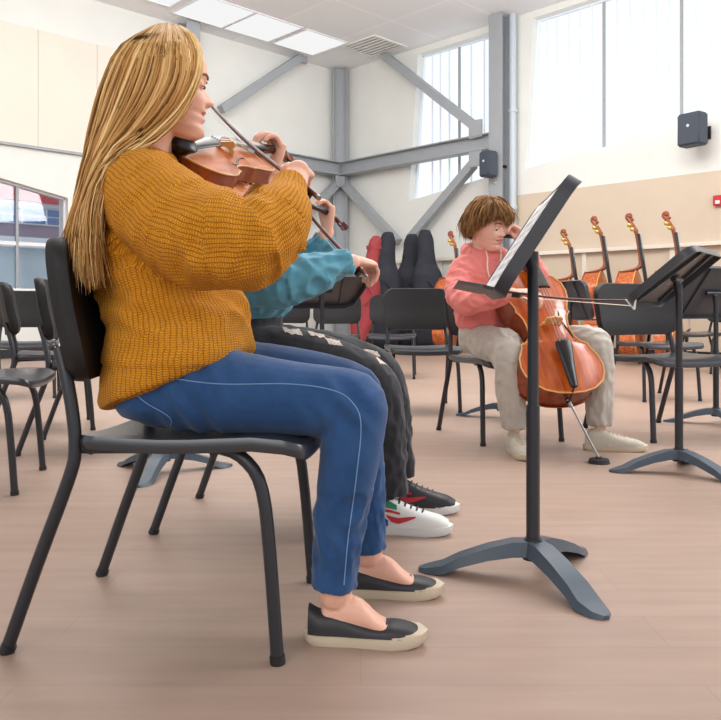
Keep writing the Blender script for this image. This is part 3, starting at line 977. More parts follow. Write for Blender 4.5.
    secs = [((L-0.01*L, 0, -rib*0.45), (0, 0.05*L, 0), (0, 0, rib*0.45+0.03*L)), ((L+0.03*L, 0, zn(L+0.03*L)-0.03*L), (0, 0.034*L, 0), (0, 0, 0.040*L)),
            ((L+nl*0.25, 0, zn(L+nl*0.25)-0.015*L), (0, 0.028*L, 0), (0, 0, 0.020*L)), ((nx, 0, zn(nx)-0.015*L), (0, 0.026*L, 0), (0, 0, 0.020*L)), ((nx+0.05*L, 0, zn(nx)-0.028*L), (0, 0.028*L, 0), (0, 0, 0.030*L)),
            ((total-0.05*L, 0, zt-0.105*L), (0, 0.022*L, 0), (0, 0, 0.024*L))]
    loft(bm, secs, n=14, sub=4); neck = obj('neck', bm, neck_m, t)
    # scroll: spiral volute
    bm = bmesh.new(); pts = []; rr = []
    cx_, cz_ = total-0.035*L, zt-0.085*L
    for k in range(26):
        a = -0.9+k*0.42; r = 0.050*L*math.exp(-k*0.065)
        pts.append(V((cx_+r*math.cos(PI-a), 0, cz_-r*math.sin(PI-a)))); rr.append(0.021*L*math.exp(-k*0.035))
    tube(bm, pts, rr, 10); ball(bm, (cx_, 0, cz_), (0.02*L, 0.030*L, 0.02*L), 12)
    obj('scroll', bm, neck_m, t)
    for k, s in enumerate((1, -1, 1, -1)):
        x = nx+0.05*L+k*(total-nx-0.14*L)/4; z = zt-0.045*L-k*0.016*L
        bm = bmesh.new()
        if machines:
            tube(bm, [(x, s*0.02*L, z), (x, s*0.075*L, z)], 0.008*L, 8)
            bar(bm, (x-0.02*L, s*0.035*L, z), (x+0.02*L, s*0.035*L, z), 0.006*L, 0.05*L); ball(bm, (x, s*0.085*L, z), (0.022*L, 0.007*L, 0.022*L), 10)
            obj('tuning_machine', bm, M['brass'], t)
        else:
            tube(bm, [(x, -s*0.03*L, z), (x, s*0.06*L, z)], [0.008*L, 0.011*L], 8); ball(bm, (x, s*0.080*L, z), (0.019*L, 0.026*L, 0.010*L), 10)
            obj('tuning_peg', bm, M['ebony'], t)
    # bridge, tailpiece, strings
    bx = 0.50*L; bh = 0.092*L
    bm = bmesh.new()
    prof = [(-.075, 0), (-.045, 0), (-.035, .02), (-.012, .028), (.012, .028), (.035, .02), (.045, 0), (.075, 0), (.068, .03), (.052, .045), (.062, .062), (.055, .085), (.0, .098), (-.055, .085), (-.062, .062), (-.052, .045), (-.068, .03)]
    prism(bm, [(a*L, b*L+zt-0.012*L) for a, b in prof], lambda u, v, w: V((bx+w, u, v)), -0.006*L, 0.006*L)
    obj('bridge', bm, M['maple'], t, smooth=False)
    bm = bmesh.new(); rings = []
    for f, w in ((0, .022), (.1, .03), (.5, .042), (.9, .06), (1, .055)):
        x = 0.02*L+f*0.30*L; z = zt*0.45+(0.06*L)*f+0.03*L
        rings.append([V((x, w*L*math.cos(a), z+0.016*L*math.sin(a))) for a in [2*PI*i/14 for i in range(14)]])
    ringmesh(bm, rings); tp = obj('tailpiece', bm, M['ebony'], t)
    for k in range(4):
        bm = bmesh.new(); y = (-0.033+k*0.022)*L
        tube(bm, [(0.315*L, y*0.9, zt*0.45+0.095*L), (0.335*L, y*0.9, zt*0.45+0.108*L)], 0.007*L, 8)
        obj('fine_tuner', bm, M['steel'], tp)
    for k in range(4):
        bm = bmesh.new(); y = (-0.033+k*0.022)*L
        tube(bm, [(0.32*L, y, zt*0.45+0.10*L), (bx, y*1.1, zt+0.080*L), (nx, y*0.55, zt+0.022*L)], 0.0022*L if L < .5 else 0.0016*L, 6)
        obj('string', bm, M['string'], t)
    bm = bmesh.new(); tube(bm, [(-0.02*L, 0, -rib*0.4), (0.02*L, 0, zt*0.45+0.03*L)], 0.006*L, 6)
    tube(bm, [(-0.025*L, 0, -rib*0.45), (0.01*L, 0, -rib*0.45)], 0.014*L, 10)
    obj('end_button', bm, M['ebony'], t)
    if chinrest:
        bm = bmesh.new()
        loft(bm, [((0.0, 0.02, 0.012), (0.022, 0, 0), (0, 0.035, 0.0)), ((0.0, 0.02, 0.028), (0.036, 0, 0), (0, 0.05, 0.004)), ((0.0, 0.02, 0.036), (0.034, 0, 0), (0, 0.048, 0.006))], n=20, sub=2)
        tube(bm, [(-0.003, 0.03, 0.02), (-0.003, 0.03, -rib-0.008)], 0.003, 6); tube(bm, [(-0.003, 0.055, 0.02), (-0.003, 0.055, -rib-0.008)], 0.003, 6)
        obj('chin_rest', bm, M['ebony'], t)
        bm = bmesh.new()
        tube(bm, [(0.05, -0.11, -rib-0.02), (0.045, -0.05, -rib-0.035), (0.05, 0.05, -rib-0.04), (0.07, 0.11, -rib-0.025)], [0.010, 0.014, 0.014, 0.010], 10, 4)
        obj('shoulder_rest', bm, M['rubber'], t)
    if endpin:
        bm = bmesh.new(); tube(bm, [(0.02, 0, -rib*0.45), (-endpin, 0, -rib*0.45)], 0.004 if L < 1 else 0.006, 8)
        obj('endpin', bm, M['steel'], t)
    return t

def frame(origin, axis, normal):
    x = V(axis).normalized(); z = V(normal); z = (z-x*z.dot(x)).normalized(); y = z.cross(x)
    m = Matrix((x, y, z)).transposed().to_4x4(); m.translation = V(origin)
    return m

# violin of the blond player
VN_O = V((-0.398, 1.715, 0.992)); VN_S = V((-0.212, 2.20, 1.085))
vn = make_fiddle('violin', 'violin under the chin of the blond woman in the mustard sweater', 'violin', 0.356, 0.585, 0.032, (M['violin_wood'], M['violin_rib'], M['neck_wood']), chinrest=True, group='violins being played')
VN_M = frame(VN_O, VN_S-VN_O, (0.05, -0.90, 0.50))
vn.matrix_world = VN_M
# violin of the teal player
V2_O = P(215, 180, 2.30); V2_S = P(349, 225, 2.62)
vn2 = make_fiddle('violin', 'violin held by the player in teal, dark scroll before the grey column', 'violin', (V2_S-V2_O).length*0.61, (V2_S-V2_O).length, 0.032, (M['violin_wood'], M['violin_rib'], M['neck_dark']), chinrest=True, group='violins being played')
V2_M = frame(V2_O, V2_S-V2_O, (0.35, -0.40, 0.85))
vn2.matrix_world = V2_M
# cello
CB = P(572, 394, 3.36); CS = P(509, 224, 3.95)
ca = (CS-CB).normalized()
CT = (CS-CB).length
ce = make_fiddle('cello', 'amber brown cello held between the knees of the player in pink', 'cello', CT*0.69, CT, 0.115, (M['cello_wood'], M['cello_rib'], M['neck_dark']))
CM = frame(CB, ca, (0.20, -0.83, 0.42))
ce.matrix_world = CM
pin_tip = floor_px(599, 463)+V((0, 0, 0.02))
loc_tip = CM.inverted() @ pin_tip
bm = bmesh.new(); tube(bm, [V((0.02, 0, -0.05)), loc_tip], 0.0045, 8); tube(bm, [V((0.0, 0, -0.05)), V((0, 0, -0.05)).lerp(loc_tip, 0.12)], 0.010, 10)
obj('endpin', bm, M['steel'], ce)
bm = bmesh.new(); tube(bm, [(0, 0, 0), (0, 0, 0.018)], [0.046, 0.040], 24); tube(bm, [(0, 0, 0.018), (0, 0, 0.026)], [0.018, 0.014], 16)
o = obj('endpin_rest', bm, M['rubber']); o.location = (pin_tip.x, pin_tip.y, 0.0)
tag(o, 'round black rubber floor rest under the cello endpin', 'endpin rest')

def make_bow(label, frog, tip, bow_up, L, parent=None, group='bows being played', head_m=None):
    """local +X from frog to tip, +Z from hair to stick"""
    t = thing('bow', label, 'bow', group=group)
    bm = bmesh.new()
    pts = [(-0.018, 0, 0.022)]+[(L*f, 0, 0.022-0.012*math.sin(PI*f)) for f in (0, .15, .3, .5, .7, .85, .97)]+[(L, 0, 0.022)]
    tube(bm, pts, [0.0056, 0.0056, 0.0055, 0.0053, 0.005, 0.0046, 0.0042, 0.0040, 0.0040], 8, 2)
    obj('stick', bm, M['bowstick'], t)
    bm = bmesh.new(); prism(bm, [(0.0, 0.0), (0.048, 0.0), (0.044, 0.020), (0.006, 0.020)], lambda u, v, w: V((u, w, v)), -0.006, 0.006)
    obj('frog', bm, M['ebony'], t, smooth=False)
    bm = bmesh.new(); tube(bm, [(-0.030, 0, 0.022), (-0.012, 0, 0.022)], 0.0055, 8); obj('screw_button', bm, M['steel'], t)
    bm = bmesh.new(); prism(bm, [(L-0.008, 0.024), (L+0.012, 0.022), (L+0.004, 0.0), (L-0.014, -0.002)], lambda u, v, w: V((u, w, v)), -0.005, 0.005)
    obj('tip', bm, head_m or M['bowstick'], t, smooth=False)
    bm = bmesh.new(); prism(bm, [(0.045, 0.0), (L-0.01, 0.0), (L-0.01, 0.001), (0.045, 0.001)], lambda u, v, w: V((u, w, v)), -0.005, 0.005)
    obj('bow_hair', bm, M['bowhair'], t, smooth=False)
    bm = bmesh.new(); tube(bm, [(0.055, 0, 0.020), (0.12, 0, 0.0165)], 0.0054, 8); obj('grip', bm, M['ebony'], t)
    t.matrix_world = frame(frog, V(tip)-V(frog), bow_up)
    return t
# bow 1
B1_F = P(306, 201, 1.60); B1_X = P(236, 137.5, 1.93)
b1dir = (B1_X-B1_F).normalized(); B1_T = B1_F+b1dir*0.735
make_bow('dark reddish bow of the blond violinist, crossing her violin in front of her nose', B1_F, B1_T, (0.5, 0.15, 0.8), 0.735)
B2_F = P(357, 277, 2.26); B2_X = P(303, 212, 2.52)
b2dir = (B2_X-B2_F).normalized()
make_bow('bow held by the player in teal, rising behind the mustard cuff', B2_F, B2_F+b2dir*0.70, (0.5, 0.15, 0.8), 0.70)
B3_F = P(512, 297, 3.46); B3_T = P(633, 306, 3.02)
b3 = make_bow('cello bow pointing right with a white tip, across the cello strings', B3_F, B3_T, (0, -0.25, 1), (B3_T-B3_F).length, head_m=M['white_plastic'])
bm = bmesh.new(); Lb = (B3_T-B3_F).length
prism(bm, [(Lb-0.03, 0.024), (Lb+0.012, 0.026), (Lb+0.006, -0.014)], lambda u, v, w: V((u, w, v)), -0.006, 0.006)
obj('tip_guard', bm, M['white_plastic'], b3, smooth=False)

# ------------------------------------------------------------------ double basses along the wall
bass0 = make_fiddle('double_bass', 'double bass', 'double bass', 1.12, 1.84, 0.20, (M['bass_wood'], M['bass_rib'], M['neck_wood']), sloped=True, machines=True, endpin=0.08, group='double basses standing along the wall')
def bass_at(inst, px, top_y, d, facing, lean, label):
    top = P(px, top_y, d)
    ax = V(lean).normalized()
    s = (top.z)/(ax.z*1.93)
    base = top-ax*(1.84*s)
    m = frame(base, ax, facing) @ Matrix.Scale(s, 4)
    inst.matrix_world = m; inst['label'] = label
bass_at(bass0, 453, 231, 11.3, (0.80, -0.5, 0.1), (0.0, 0.03, 1), 'double bass with gold scroll showing just left of the cellist')
spots = [(566, 229, 9.9, 'double bass partly behind the big music stand, nearest the cello'),
         (597, 216, 9.7, 'double bass standing sideways just right of the cello'),
         (632, 213, 9.2, 'double bass behind the dark chair back, between two others'),
         (669, 211, 8.8, 'double bass behind the tipped empty music stand at right')]
for px, ty, d, lab in spots:
    bass_at(copy_tree(bass0), px, ty, d, (0.80, -0.55, 0.12), (-0.03-0.03, 0.02, 1), lab)

# soft bass cases leaning on the wall
def bass_case(name, label, px, top_y, d, lean, m, flip=1, w=1.0, skinny=False, rz=0.0):
    top = P(px, top_y, d)
    t = thing(name, label, 'instrument case', (top.x, d, 0), rz, 'soft bass cases against the wall' if m is M['case_black'] else None)
    Ht = top.z
    prof = [(0.03, .20), (0.08, .27), (.20, .31), (.30, .29), (.40, .23), (.48, .25), (.56, .26), (.64, .23), (.70, .18), (.76, .145), (.85, .13), (.93, .13), (.985, .10), (1.0, .085)]
    if skinny: prof = [(0.02, .06), (0.1, .09), (.22, .15), (.35, .20), (.45, .21), (.55, .19), (.64, .15), (.72, .11), (.8, .10), (.9, .095), (.97, .09), (1.0, .06)]
    secs = []
    for f, hw in prof:
        z = f*Ht; x = lean*(f-1)*Ht; dep = 0.16 if f < .66 else 0.09
        dep *= (0.5 if f > .99 or f < .05 else 1)
        secs.append(((x, 0, z), (hw*w, 0, 0), (0, dep, 0)))
    bm = bmesh.new(); loft(bm, secs, n=30, sub=3, sq=2.4)
    for v in bm.verts:
        q = v.co*5; nn = noise.noise(q)*0.012
        v.co += V((nn, noise.noise(q+V((5, 3, 1)))*0.015, 0))
    obj('cover', bm, m, t)
    bm = bmesh.new()
    tube(bm, [(lean*(-.42)*Ht+0.12*w*0, -0.17, .58*Ht), (lean*(-.5)*Ht+0.1, -0.24, .50*Ht), (lean*(-.6)*Ht, -0.18, .42*Ht)], 0.014, 8, 4)
    obj('carry_handle', bm, m, t)
    bm = bmesh.new(); c = (lean*(-.1)*Ht, 0, .90*Ht)
    rings = [[(c[0]+.112*w*math.cos(a), 0.1*math.sin(a), z) for a in [2*PI*i/24 for i in range(24)]] for z in (.895*Ht, .925*Ht)]
    ringmesh(bm, rings); obj('neck_strap', bm, m, t)
    return t
bass_case('bass_case', 'black soft bass case, left one of the three black cases', 388, 233, 12.2, 0.05, M['case_black'])
bass_case('bass_case', 'black soft bass case in the middle, partly behind the right black one', 412, 235, 12.5, 0.06, M['case_black'])
bass_case('bass_case', 'black soft bass case, right and tallest of the three black cases', 425, 231, 12.1, -0.05, M['case_black'])
bass_case('bass_case', 'red soft instrument case leaning left of the black cases', 376, 237, 11.2, 0.17, M['case_red'], skinny=True)
# ================================================================== people
from mathutils.bvhtree import BVHTree

def remesh(bm, voxel, smooth=3, fac=0.5):
    bmesh.ops.recalc_face_normals(bm, faces=bm.faces[:])
    me = bpy.data.meshes.new('tmp'); bm.to_mesh(me); bm.free()
    o = bpy.data.objects.new('tmp', me); C.objects.link(o)
    r = o.modifiers.new('r', 'REMESH'); r.mode = 'VOXEL'; r.voxel_size = voxel
    if smooth:
        s = o.modifiers.new('s', 'SMOOTH'); s.factor = fac; s.iterations = smooth
    dg = bpy.context.evaluated_depsgraph_get(); dg.update()
    res = bpy.data.meshes.new_from_object(o.evaluated_get(dg))
    bpy.data.objects.remove(o); bpy.data.meshes.remove(me)
    res.polygons.foreach_set('use_smooth', [True]*len(res.polygons))
    return res

def interp(tab, z):
    for (a, b), (c, d) in zip(tab[:-1], tab[1:]):
        if a <= z <= c: 
            t = (z-a)/(c-a); return b+(d-b)*(t*t*(3-2*t)*0.35+t*0.65)
    return tab[0][1] if z < tab[0][0] else tab[-1][1]
FRONT = [(-.118, .045), (-.112, .068), (-.100, .082), (-.088, .083), (-.078, .078), (-.066, .083), (-.058, .080), (-.049, .085), (-.038, .082), (-.02, .082), (0, .080), (.014, .083), (.03, .088), (.055, .085), (.08, .071), (.1, .050), (.113, .02), (.118, .0)]
BACK = [(-.118, .030), (-.112, .015), (-.100, -.005), (-.085, -.030), (-.065, -.055), (-.04, -.075), (-.01, -.092), (.02, -.100), (.05, -.095), (.08, -.075), (.1, -.048), (.113, -.02), (.118, 0)]
WID = [(-.118, .010), (-.112, .024), (-.100, .038), (-.085, .048), (-.06, .058), (-.03, .067), (0, .074), (.03, .077), (.055, .073), (.08, .060), (.1, .040), (.113, .018), (.118, .001)]
def head_mesh(bm, Mx, female=True, smile=0.0):
    zs = np.linspace(-.118, .118, 96); n = 80; rings = []
    for z in zs:
        f, b, w = interp(FRONT, z), interp(BACK, z), interp(WID, z)*(0.95 if female else 1.0)
        ring = []
        for k in range(n):
            a = 2*PI*k/n
            a = a-0.35*math.sin(a)                      # finer towards the face
            c_, s_ = math.cos(a), math.sin(a)
            cx = (f+b)/2 if False else 0.0
            x = (f if c_ > 0 else -b)*math.copysign(abs(c_)**0.88, c_) if (f > 0 and b < 0) else (f+b)/2+(f-b)/2*c_
            y = w*math.copysign(abs(s_)**0.9, s_)
            g = lambda u, s: math.exp(-(u/s)**2)
            if c_ > 0:
                # nose
                if -.040 < z < .016:
                    t = (0.016-z)/0.044
                    amp = 0.025*min(1, max(0, t))**1.25 if z > -.028 else 0.025*max(0, 1-((-.028-z)/0.012)**1.6)
                    x += amp*g(y, 0.0075+0.006*min(1, t))
                x += 0.004*g(abs(y)-0.013, 0.006)*g(z+0.028, 0.007)
                # sockets, brow, cheeks, lips, chin
                x -= 0.011*g(abs(y)-0.031, 0.015)*g(z-0.001, 0.012)
                x += 0.003*g(abs(y)-0.028, 0.022)*g(z-0.020, 0.008)
                x += (0.005+0.004*smile)*g(abs(y)-0.040, 0.018)*g(z+0.030, 0.018)
                x += 0.0035*g(y, 0.020)*(g(z+0.050, 0.0055)+g(z+0.066, 0.006))
                x -= 0.004*g(y, 0.026)*g(z+0.0575, 0.0028)
                x += 0.004*g(y, 0.016)*g(z+0.098, 0.012)
            ring.append(Mx @ V((x, y, z)))
        rings.append(ring)
    ringmesh(bm, rings)
    for s in (-1, 1):
        # ear
        vs = ball(bm, (0, 0, 0), (0.017, 0.006, 0.030), 14)
        for v in vs:
            p = v.co.copy(); p.x -= 0.2*p.z*-1
            q = V((p.x-0.012, p.y+s*(0.072+0.006*(p.x < 0)), p.z-0.008))
            v.co = Mx @ q
        # lid ball
        vs = ball(bm, (0.0655, s*0.031, 0.0035), 0.0135, 14)
        for v in vs: v.co = Mx @ v.co

def hand(bm, wrist, d, n, side, curls=((.5, .6, .4),)*4, s=1.0, thumb=None, spread=0.02):
    wrist = V(wrist); d = V(d).normalized(); n = V(n); n = (n-d*n.dot(d)).normalized()
    side = V(side); side = (side-d*side.dot(d)-n*side.dot(n)).normalized()
    loft(bm, [(wrist-d*0.03*s, side*0.024*s, n*0.019*s), (wrist, side*0.026*s, n*0.018*s), (wrist+d*0.03*s, side*0.034*s, n*0.017*s), (wrist+d*0.065*s, side*0.041*s, n*0.0145*s), (wrist+d*0.092*s, side*0.040*s, n*0.012*s)], n=20, sub=3)
    Ls = [(.043, .026, .021), (.047, .029, .022), (.043, .027, .021), (.034, .021, .018)]
    for i in range(4):
        b = wrist+d*(0.086-0.004*abs(i-1.2))*s+side*(0.030-0.0195*i)*s
        a = 0; p = b; pts = [b-d*0.02*s, b]; dd = (d+side*spread*(1.5-i)).normalized()
        for L, c in zip(Ls[i], curls[i % len(curls)]):
            a += c
            p = p+(dd*math.cos(a)+n*math.sin(a))*L*s; pts.append(p)
        r = (0.0092, 0.0095, 0.0088, 0.0076)[i]*s
        tube(bm, pts, [r*1.05, r*1.08, r, r*0.92, r*0.78], 10, 3, rounded=True)
    t1, t2 = thumb or ((.6, .7, .35), (.9, .1, .5))
    f = lambda q: (d*q[0]+side*q[1]+n*q[2]).normalized()
    b = wrist+d*0.012*s+side*0.020*s
    p1 = b+f(t1)*0.044*s; p2 = p1+f(((t1[0]+t2[0])/2, (t1[1]+t2[1])/2, (t1[2]+t2[2])/2))*0.034*s; p3 = p2+f(t2)*0.026*s
    tube(bm, [b, p1, p2, p3], [0.015*s, 0.0125*s, 0.0105*s, 0.0085*s], 10, 3, rounded=True)

def headmat(c, yaw, pitch, roll=0, s=1.0):
    return Matrix.Translation(V(c)) @ Matrix.Rotation(math.radians(yaw), 4, 'Z') @ Matrix.Rotation(math.radians(pitch), 4, 'Y') @ Matrix.Rotation(math.radians(roll), 4, 'X') @ Matrix.Scale(s, 4)

def finish_body(root, bm, voxel, HM, skin, lips, neckbase, smile=0.0):
    me = remesh(bm, voxel, 1, 0.35)
    me.materials.clear()
    o = link('body', me, [skin, lips], root)
    inv = HM.inverted()
    co = np.empty(len(me.vertices)*3); me.vertices.foreach_get('co', co); co = co.reshape(-1, 3)
    idx = np.zeros(len(me.polygons), int)
    Mi = np.array(inv)
    loc = co @ Mi[:3, :3].T+Mi[:3, 3]
    for p in me.polygons:
        c = loc[list(p.vertices)].mean(0)
        if 0.070 < c[0] < 0.105 and abs(c[1]) < 0.027:
            zc = c[2]+0.058-smile*0.004*(c[1]/0.024)**2*1.0
            hw = 0.0125*max(0, 1-(abs(c[1])/0.026)**1.7)
            if -hw*1.05 < zc < hw*0.9: idx[p.index] = 1
    me.polygons.foreach_set('material_index', idx)
    return o

def face_parts(root, HM, brow_m, lid=0.0, iris=True, closed=False):
    for s in (-1, 1):
        bm = bmesh.new(); ball(bm, (0.0668-(0.009 if closed else 0), s*0.031, -0.0015), 0.0126, 18)
        e = obj('eye', bm, [M['eye_white']], root); e.matrix_local = HM
        if iris:
            bm = bmesh.new(); ball(bm, (0.0765, s*0.0315, -0.0045), (0.0034, 0.0062, 0.0062), 12)
            obj('iris', bm, M['iris'], e)
        bm = bmesh.new()
        pts = []
        for k in range(9):
            a = -1+k/4
            y = s*0.031+a*0.0145
            x = 0.0665+math.sqrt(max(0, 0.0138**2-(a*0.0125)**2))
            pts.append((x+0.0005, y, -0.0005-0.004*(1-a*a)*0.4-0.001*a*a))
        tube(bm, pts, [0.0006, 0.0012, 0.0015, 0.0017, 0.0017, 0.0017, 0.0015, 0.0012, 0.0006], 6)
        l = obj('eyelashes', bm, M['lash'], root); l.matrix_local = HM
        bm = bmesh.new()
        pts = [(0.088-0.55*abs(q-0.012)**1.0*0.35, s*q, z) for q, z in ((0.012, 0.0215), (0.022, 0.0255), (0.033, 0.0265), (0.043, 0.0235), (0.050, 0.019))]
        pts = [(x-0.012*((abs(y)-0.012)/0.038)**2-0.000, y, z) for x, y, z in pts]
        tube(bm, pts, [0.0022, 0.0036, 0.0036, 0.0028, 0.0014], 6, 3)
        b = obj('eyebrow', bm, brow_m, root); b.matrix_local = HM

def cloth_mesh(name, bm, voxel, bones, m, parent, fold=None, smooth=4):
    me = remesh(bm, voxel, smooth)
    nv = len(me.vertices)
    co = np.empty(nv*3); me.vertices.foreach_get('co', co); co = co.reshape(-1, 3)
    no = np.empty(nv*3); me.vertex_normals.foreach_get('vector', no) if hasattr(me, 'vertex_normals') else None
    no = no.reshape(-1, 3)
    # bones: list of (chain of points, id, refvector)
    segs = []; rbs = []
    for bn in bones:
        ch, ref = bn[:2]; rb = bn[2] if len(bn) > 2 else 0.0; acc = 0
        for a, b in zip(ch[:-1], ch[1:]):
            a = np.array(a, float); b = np.array(b, float); L = np.linalg.norm(b-a)
            segs.append((a, b, acc, L, np.array(ref, float))); rbs.append(rb); acc += L
    def assign(pts, rbias=None):
        best = np.full(len(pts), 1e9); bi = np.zeros(len(pts), int)
        for i, (a, b, acc, L, ref) in enumerate(segs):
            t = np.clip(((pts-a) @ (b-a))/(L*L), 0, 1)
            d = np.linalg.norm(pts-(a+t[:, None]*(b-a)), axis=1)
            dd_ = d-rbs[i]; m_ = dd_ < best; best[m_] = dd_[m_]; bi[m_] = i
        return bi, best+np.array(rbs)[bi]
    def coords(pts, bi):
        u = np.zeros(len(pts)); v = np.zeros(len(pts))
        for i, (a, b, acc, L, ref) in enumerate(segs):
            k = bi == i
            if not k.any(): continue
            x = (b-a)/L; r = ref-x*(ref @ x); r /= np.linalg.norm(r); s = np.cross(x, r)
            q = pts[k]-a
            v[k] = acc+q @ x; u[k] = np.arctan2(q @ s, q @ r)
        return u, v
    if fold:
        bi, dist = assign(co); u, v = coords(co, bi)
        disp = np.array([fold(co[i], u[i], v[i], bi[i], dist[i]) for i in range(nv)])
        co = co+no*disp[:, None]
        me.vertices.foreach_set('co', co.ravel())
    # UV per face
    npoly = len(me.polygons)
    fc = np.empty(npoly*3); me.polygons.foreach_get('center', fc); fc = fc.reshape(-1, 3)
    bi, dist = assign(fc); uc_, vc_ = coords(fc, bi)
    lv = np.empty(len(me.loops), int); me.loops.foreach_get('vertex_index', lv)
    ls = np.empty(npoly, int); me.polygons.foreach_get('loop_start', ls)
    lt = np.empty(npoly, int); me.polygons.foreach_get('loop_total', lt)
    lf = np.repeat(np.arange(npoly), lt)
    order = np.concatenate([np.arange(s, s+t) for s, t in zip(ls, lt)]) if npoly else ls
    face_of = np.empty(len(lv), int); face_of[order] = lf
    ul, vl = coords(co[lv], bi[face_of])
    du = ul-uc_[face_of]; ul = np.where(du > PI, ul-2*PI, np.where(du < -PI, ul+2*PI, ul))
    # mean radius per bone segment
    rad = np.array([np.median(dist[bi == i]) if (bi == i).any() else 0.05 for i in range(len(segs))])
    uv = np.stack([ul*rad[bi[face_of]], vl], 1)
    lay = me.uv_layers.new(name='UVMap')
    lay.data.foreach_set('uv', uv.ravel())
    me.update()
    return link(name, me, m, parent)

def bvh_of(o):
    me = o.data
    return BVHTree.FromPolygons([v.co.copy() for v in me.vertices], [tuple(p.vertices) for p in me.polygons])

def ray_px(bvh, px, py, off=0.0):
    """point of the surface seen at this place of the view"""
    o = V((0, 0, H)); d = (P(px, py, 1.0)-o).normalized()
    h = bvh.ray_cast(o, d)
    if h[0] is None: return None
    return h[0]-d*off

def stitches(name, o, pxs, m, parent, r=0.0011, n=10):
    bv = bvh_of(o); pts = []
    cc = catmull([(x, y) for x, y in pxs], n)
    for x, y in cc:
        q = ray_px(bv, x, y, 0.0006)
        if q is not None and (not pts or (q-pts[-1]).length < 0.05): pts.append(q)
    bm = bmesh.new(); tube(bm, pts, r, 5)
    return obj(name, bm, m, parent)

def strands(name, guides, count, m, parent, r=0.0032, jitter=0.006, n=12, seed=3, tvar=0.15, tips=0.12, wave=0.004, flat=1.0):
    """locks interpolated between guide curves (each a list of points)"""
    rnd = random.Random(seed)
    G = [[V(p) for p in catmull([tuple(q) for q in g], 4)] for g in guides]
    nn = min(len(g) for g in G); G = [g[:nn] for g in G]
    verts = []; faces = []; vals = []
    K = 5
    for c in range(count):
        s = rnd.random()*(len(G)-1); i = min(int(s), len(G)-2); f = s-i
        ln = 1-rnd.random()*tvar
        j0 = V((rnd.gauss(0, 1), rnd.gauss(0, 1), rnd.gauss(0, 1)))*jitter
        j1 = V((rnd.gauss(0, 1), rnd.gauss(0, 1), rnd.gauss(0, 1)))*jitter*1.6
        val = min(1, max(0, 0.5+0.24*rnd.gauss(0, 1)+0.22*math.sin(s*9.0)))
        rr = r*(0.6+0.8*rnd.random()); ph = rnd.random()*6; base = len(verts)
        for k in range(n+1):
            t = k/n*ln*(nn-1); a = min(int(t), nn-2); g = t-a
            p = G[i][a].lerp(G[i][a+1], g).lerp(G[i+1][a].lerp(G[i+1][a+1], g), f)
            q = G[i][a+1].lerp(G[i+1][a+1], f)-G[i][a].lerp(G[i+1][a], f)
            q.normalize(); x = q.orthogonal().normalized(); y = q.cross(x)
            kk = k/n
            p = p+j0*(min(1, kk*3))*(1-kk)+j1*kk*kk+x*(wave*math.sin(ph+kk*9)*kk)
            w = rr*min(1, 0.35+kk*4)*(1-kk**5*0.9)
            for e in range(K):
                an = 2*PI*e/K
                verts.append(p+x*(w*math.cos(an))+y*(w*math.sin(an)))
                vals.append(val)
        for k in range(n):
            for e in range(K):
                e2 = (e+1) % K
                faces.append((base+k*K+e, base+k*K+e2, base+(k+1)*K+e2, base+(k+1)*K+e))
    me = bpy.data.meshes.new(name); me.from_pydata([tuple(v) for v in verts], [], faces)
    at = me.attributes.new('lock', 'FLOAT', 'POINT'); at.data.foreach_set('value', vals)
    me.polygons.foreach_set('use_smooth', [True]*len(me.polygons))
    return link(name, me, m, parent)

def shell(guides, name, m, parent, centre, inset=0.006, val=0.3):
    G = [[V(p) for p in catmull([tuple(q) for q in g], 4)] for g in guides]
    nn = min(len(g) for g in G)
    cols = []
    for a in range(nn):
        row = catmull([tuple(g[a]) for g in G], 4); cols.append([V(p) for p in row])
    bm = bmesh.new(); rows = []
    for r_ in cols:
        rows.append([bm.verts.new(p+(V(centre)-p).normalized()*inset) for p in r_])
    for a, b in zip(rows[:-1], rows[1:]):
        for i in range(len(a)-1): bm.faces.new((a[i], a[i+1], b[i+1], b[i]))
    lay = bm.verts.layers.float.new('lock')
    for v in bm.verts: v[lay] = val
    me = bpy.data.meshes.new(name); bm.to_mesh(me); bm.free()
    me.polygons.foreach_set('use_smooth', [True]*len(me.polygons))
    return link(name, me, m, parent)

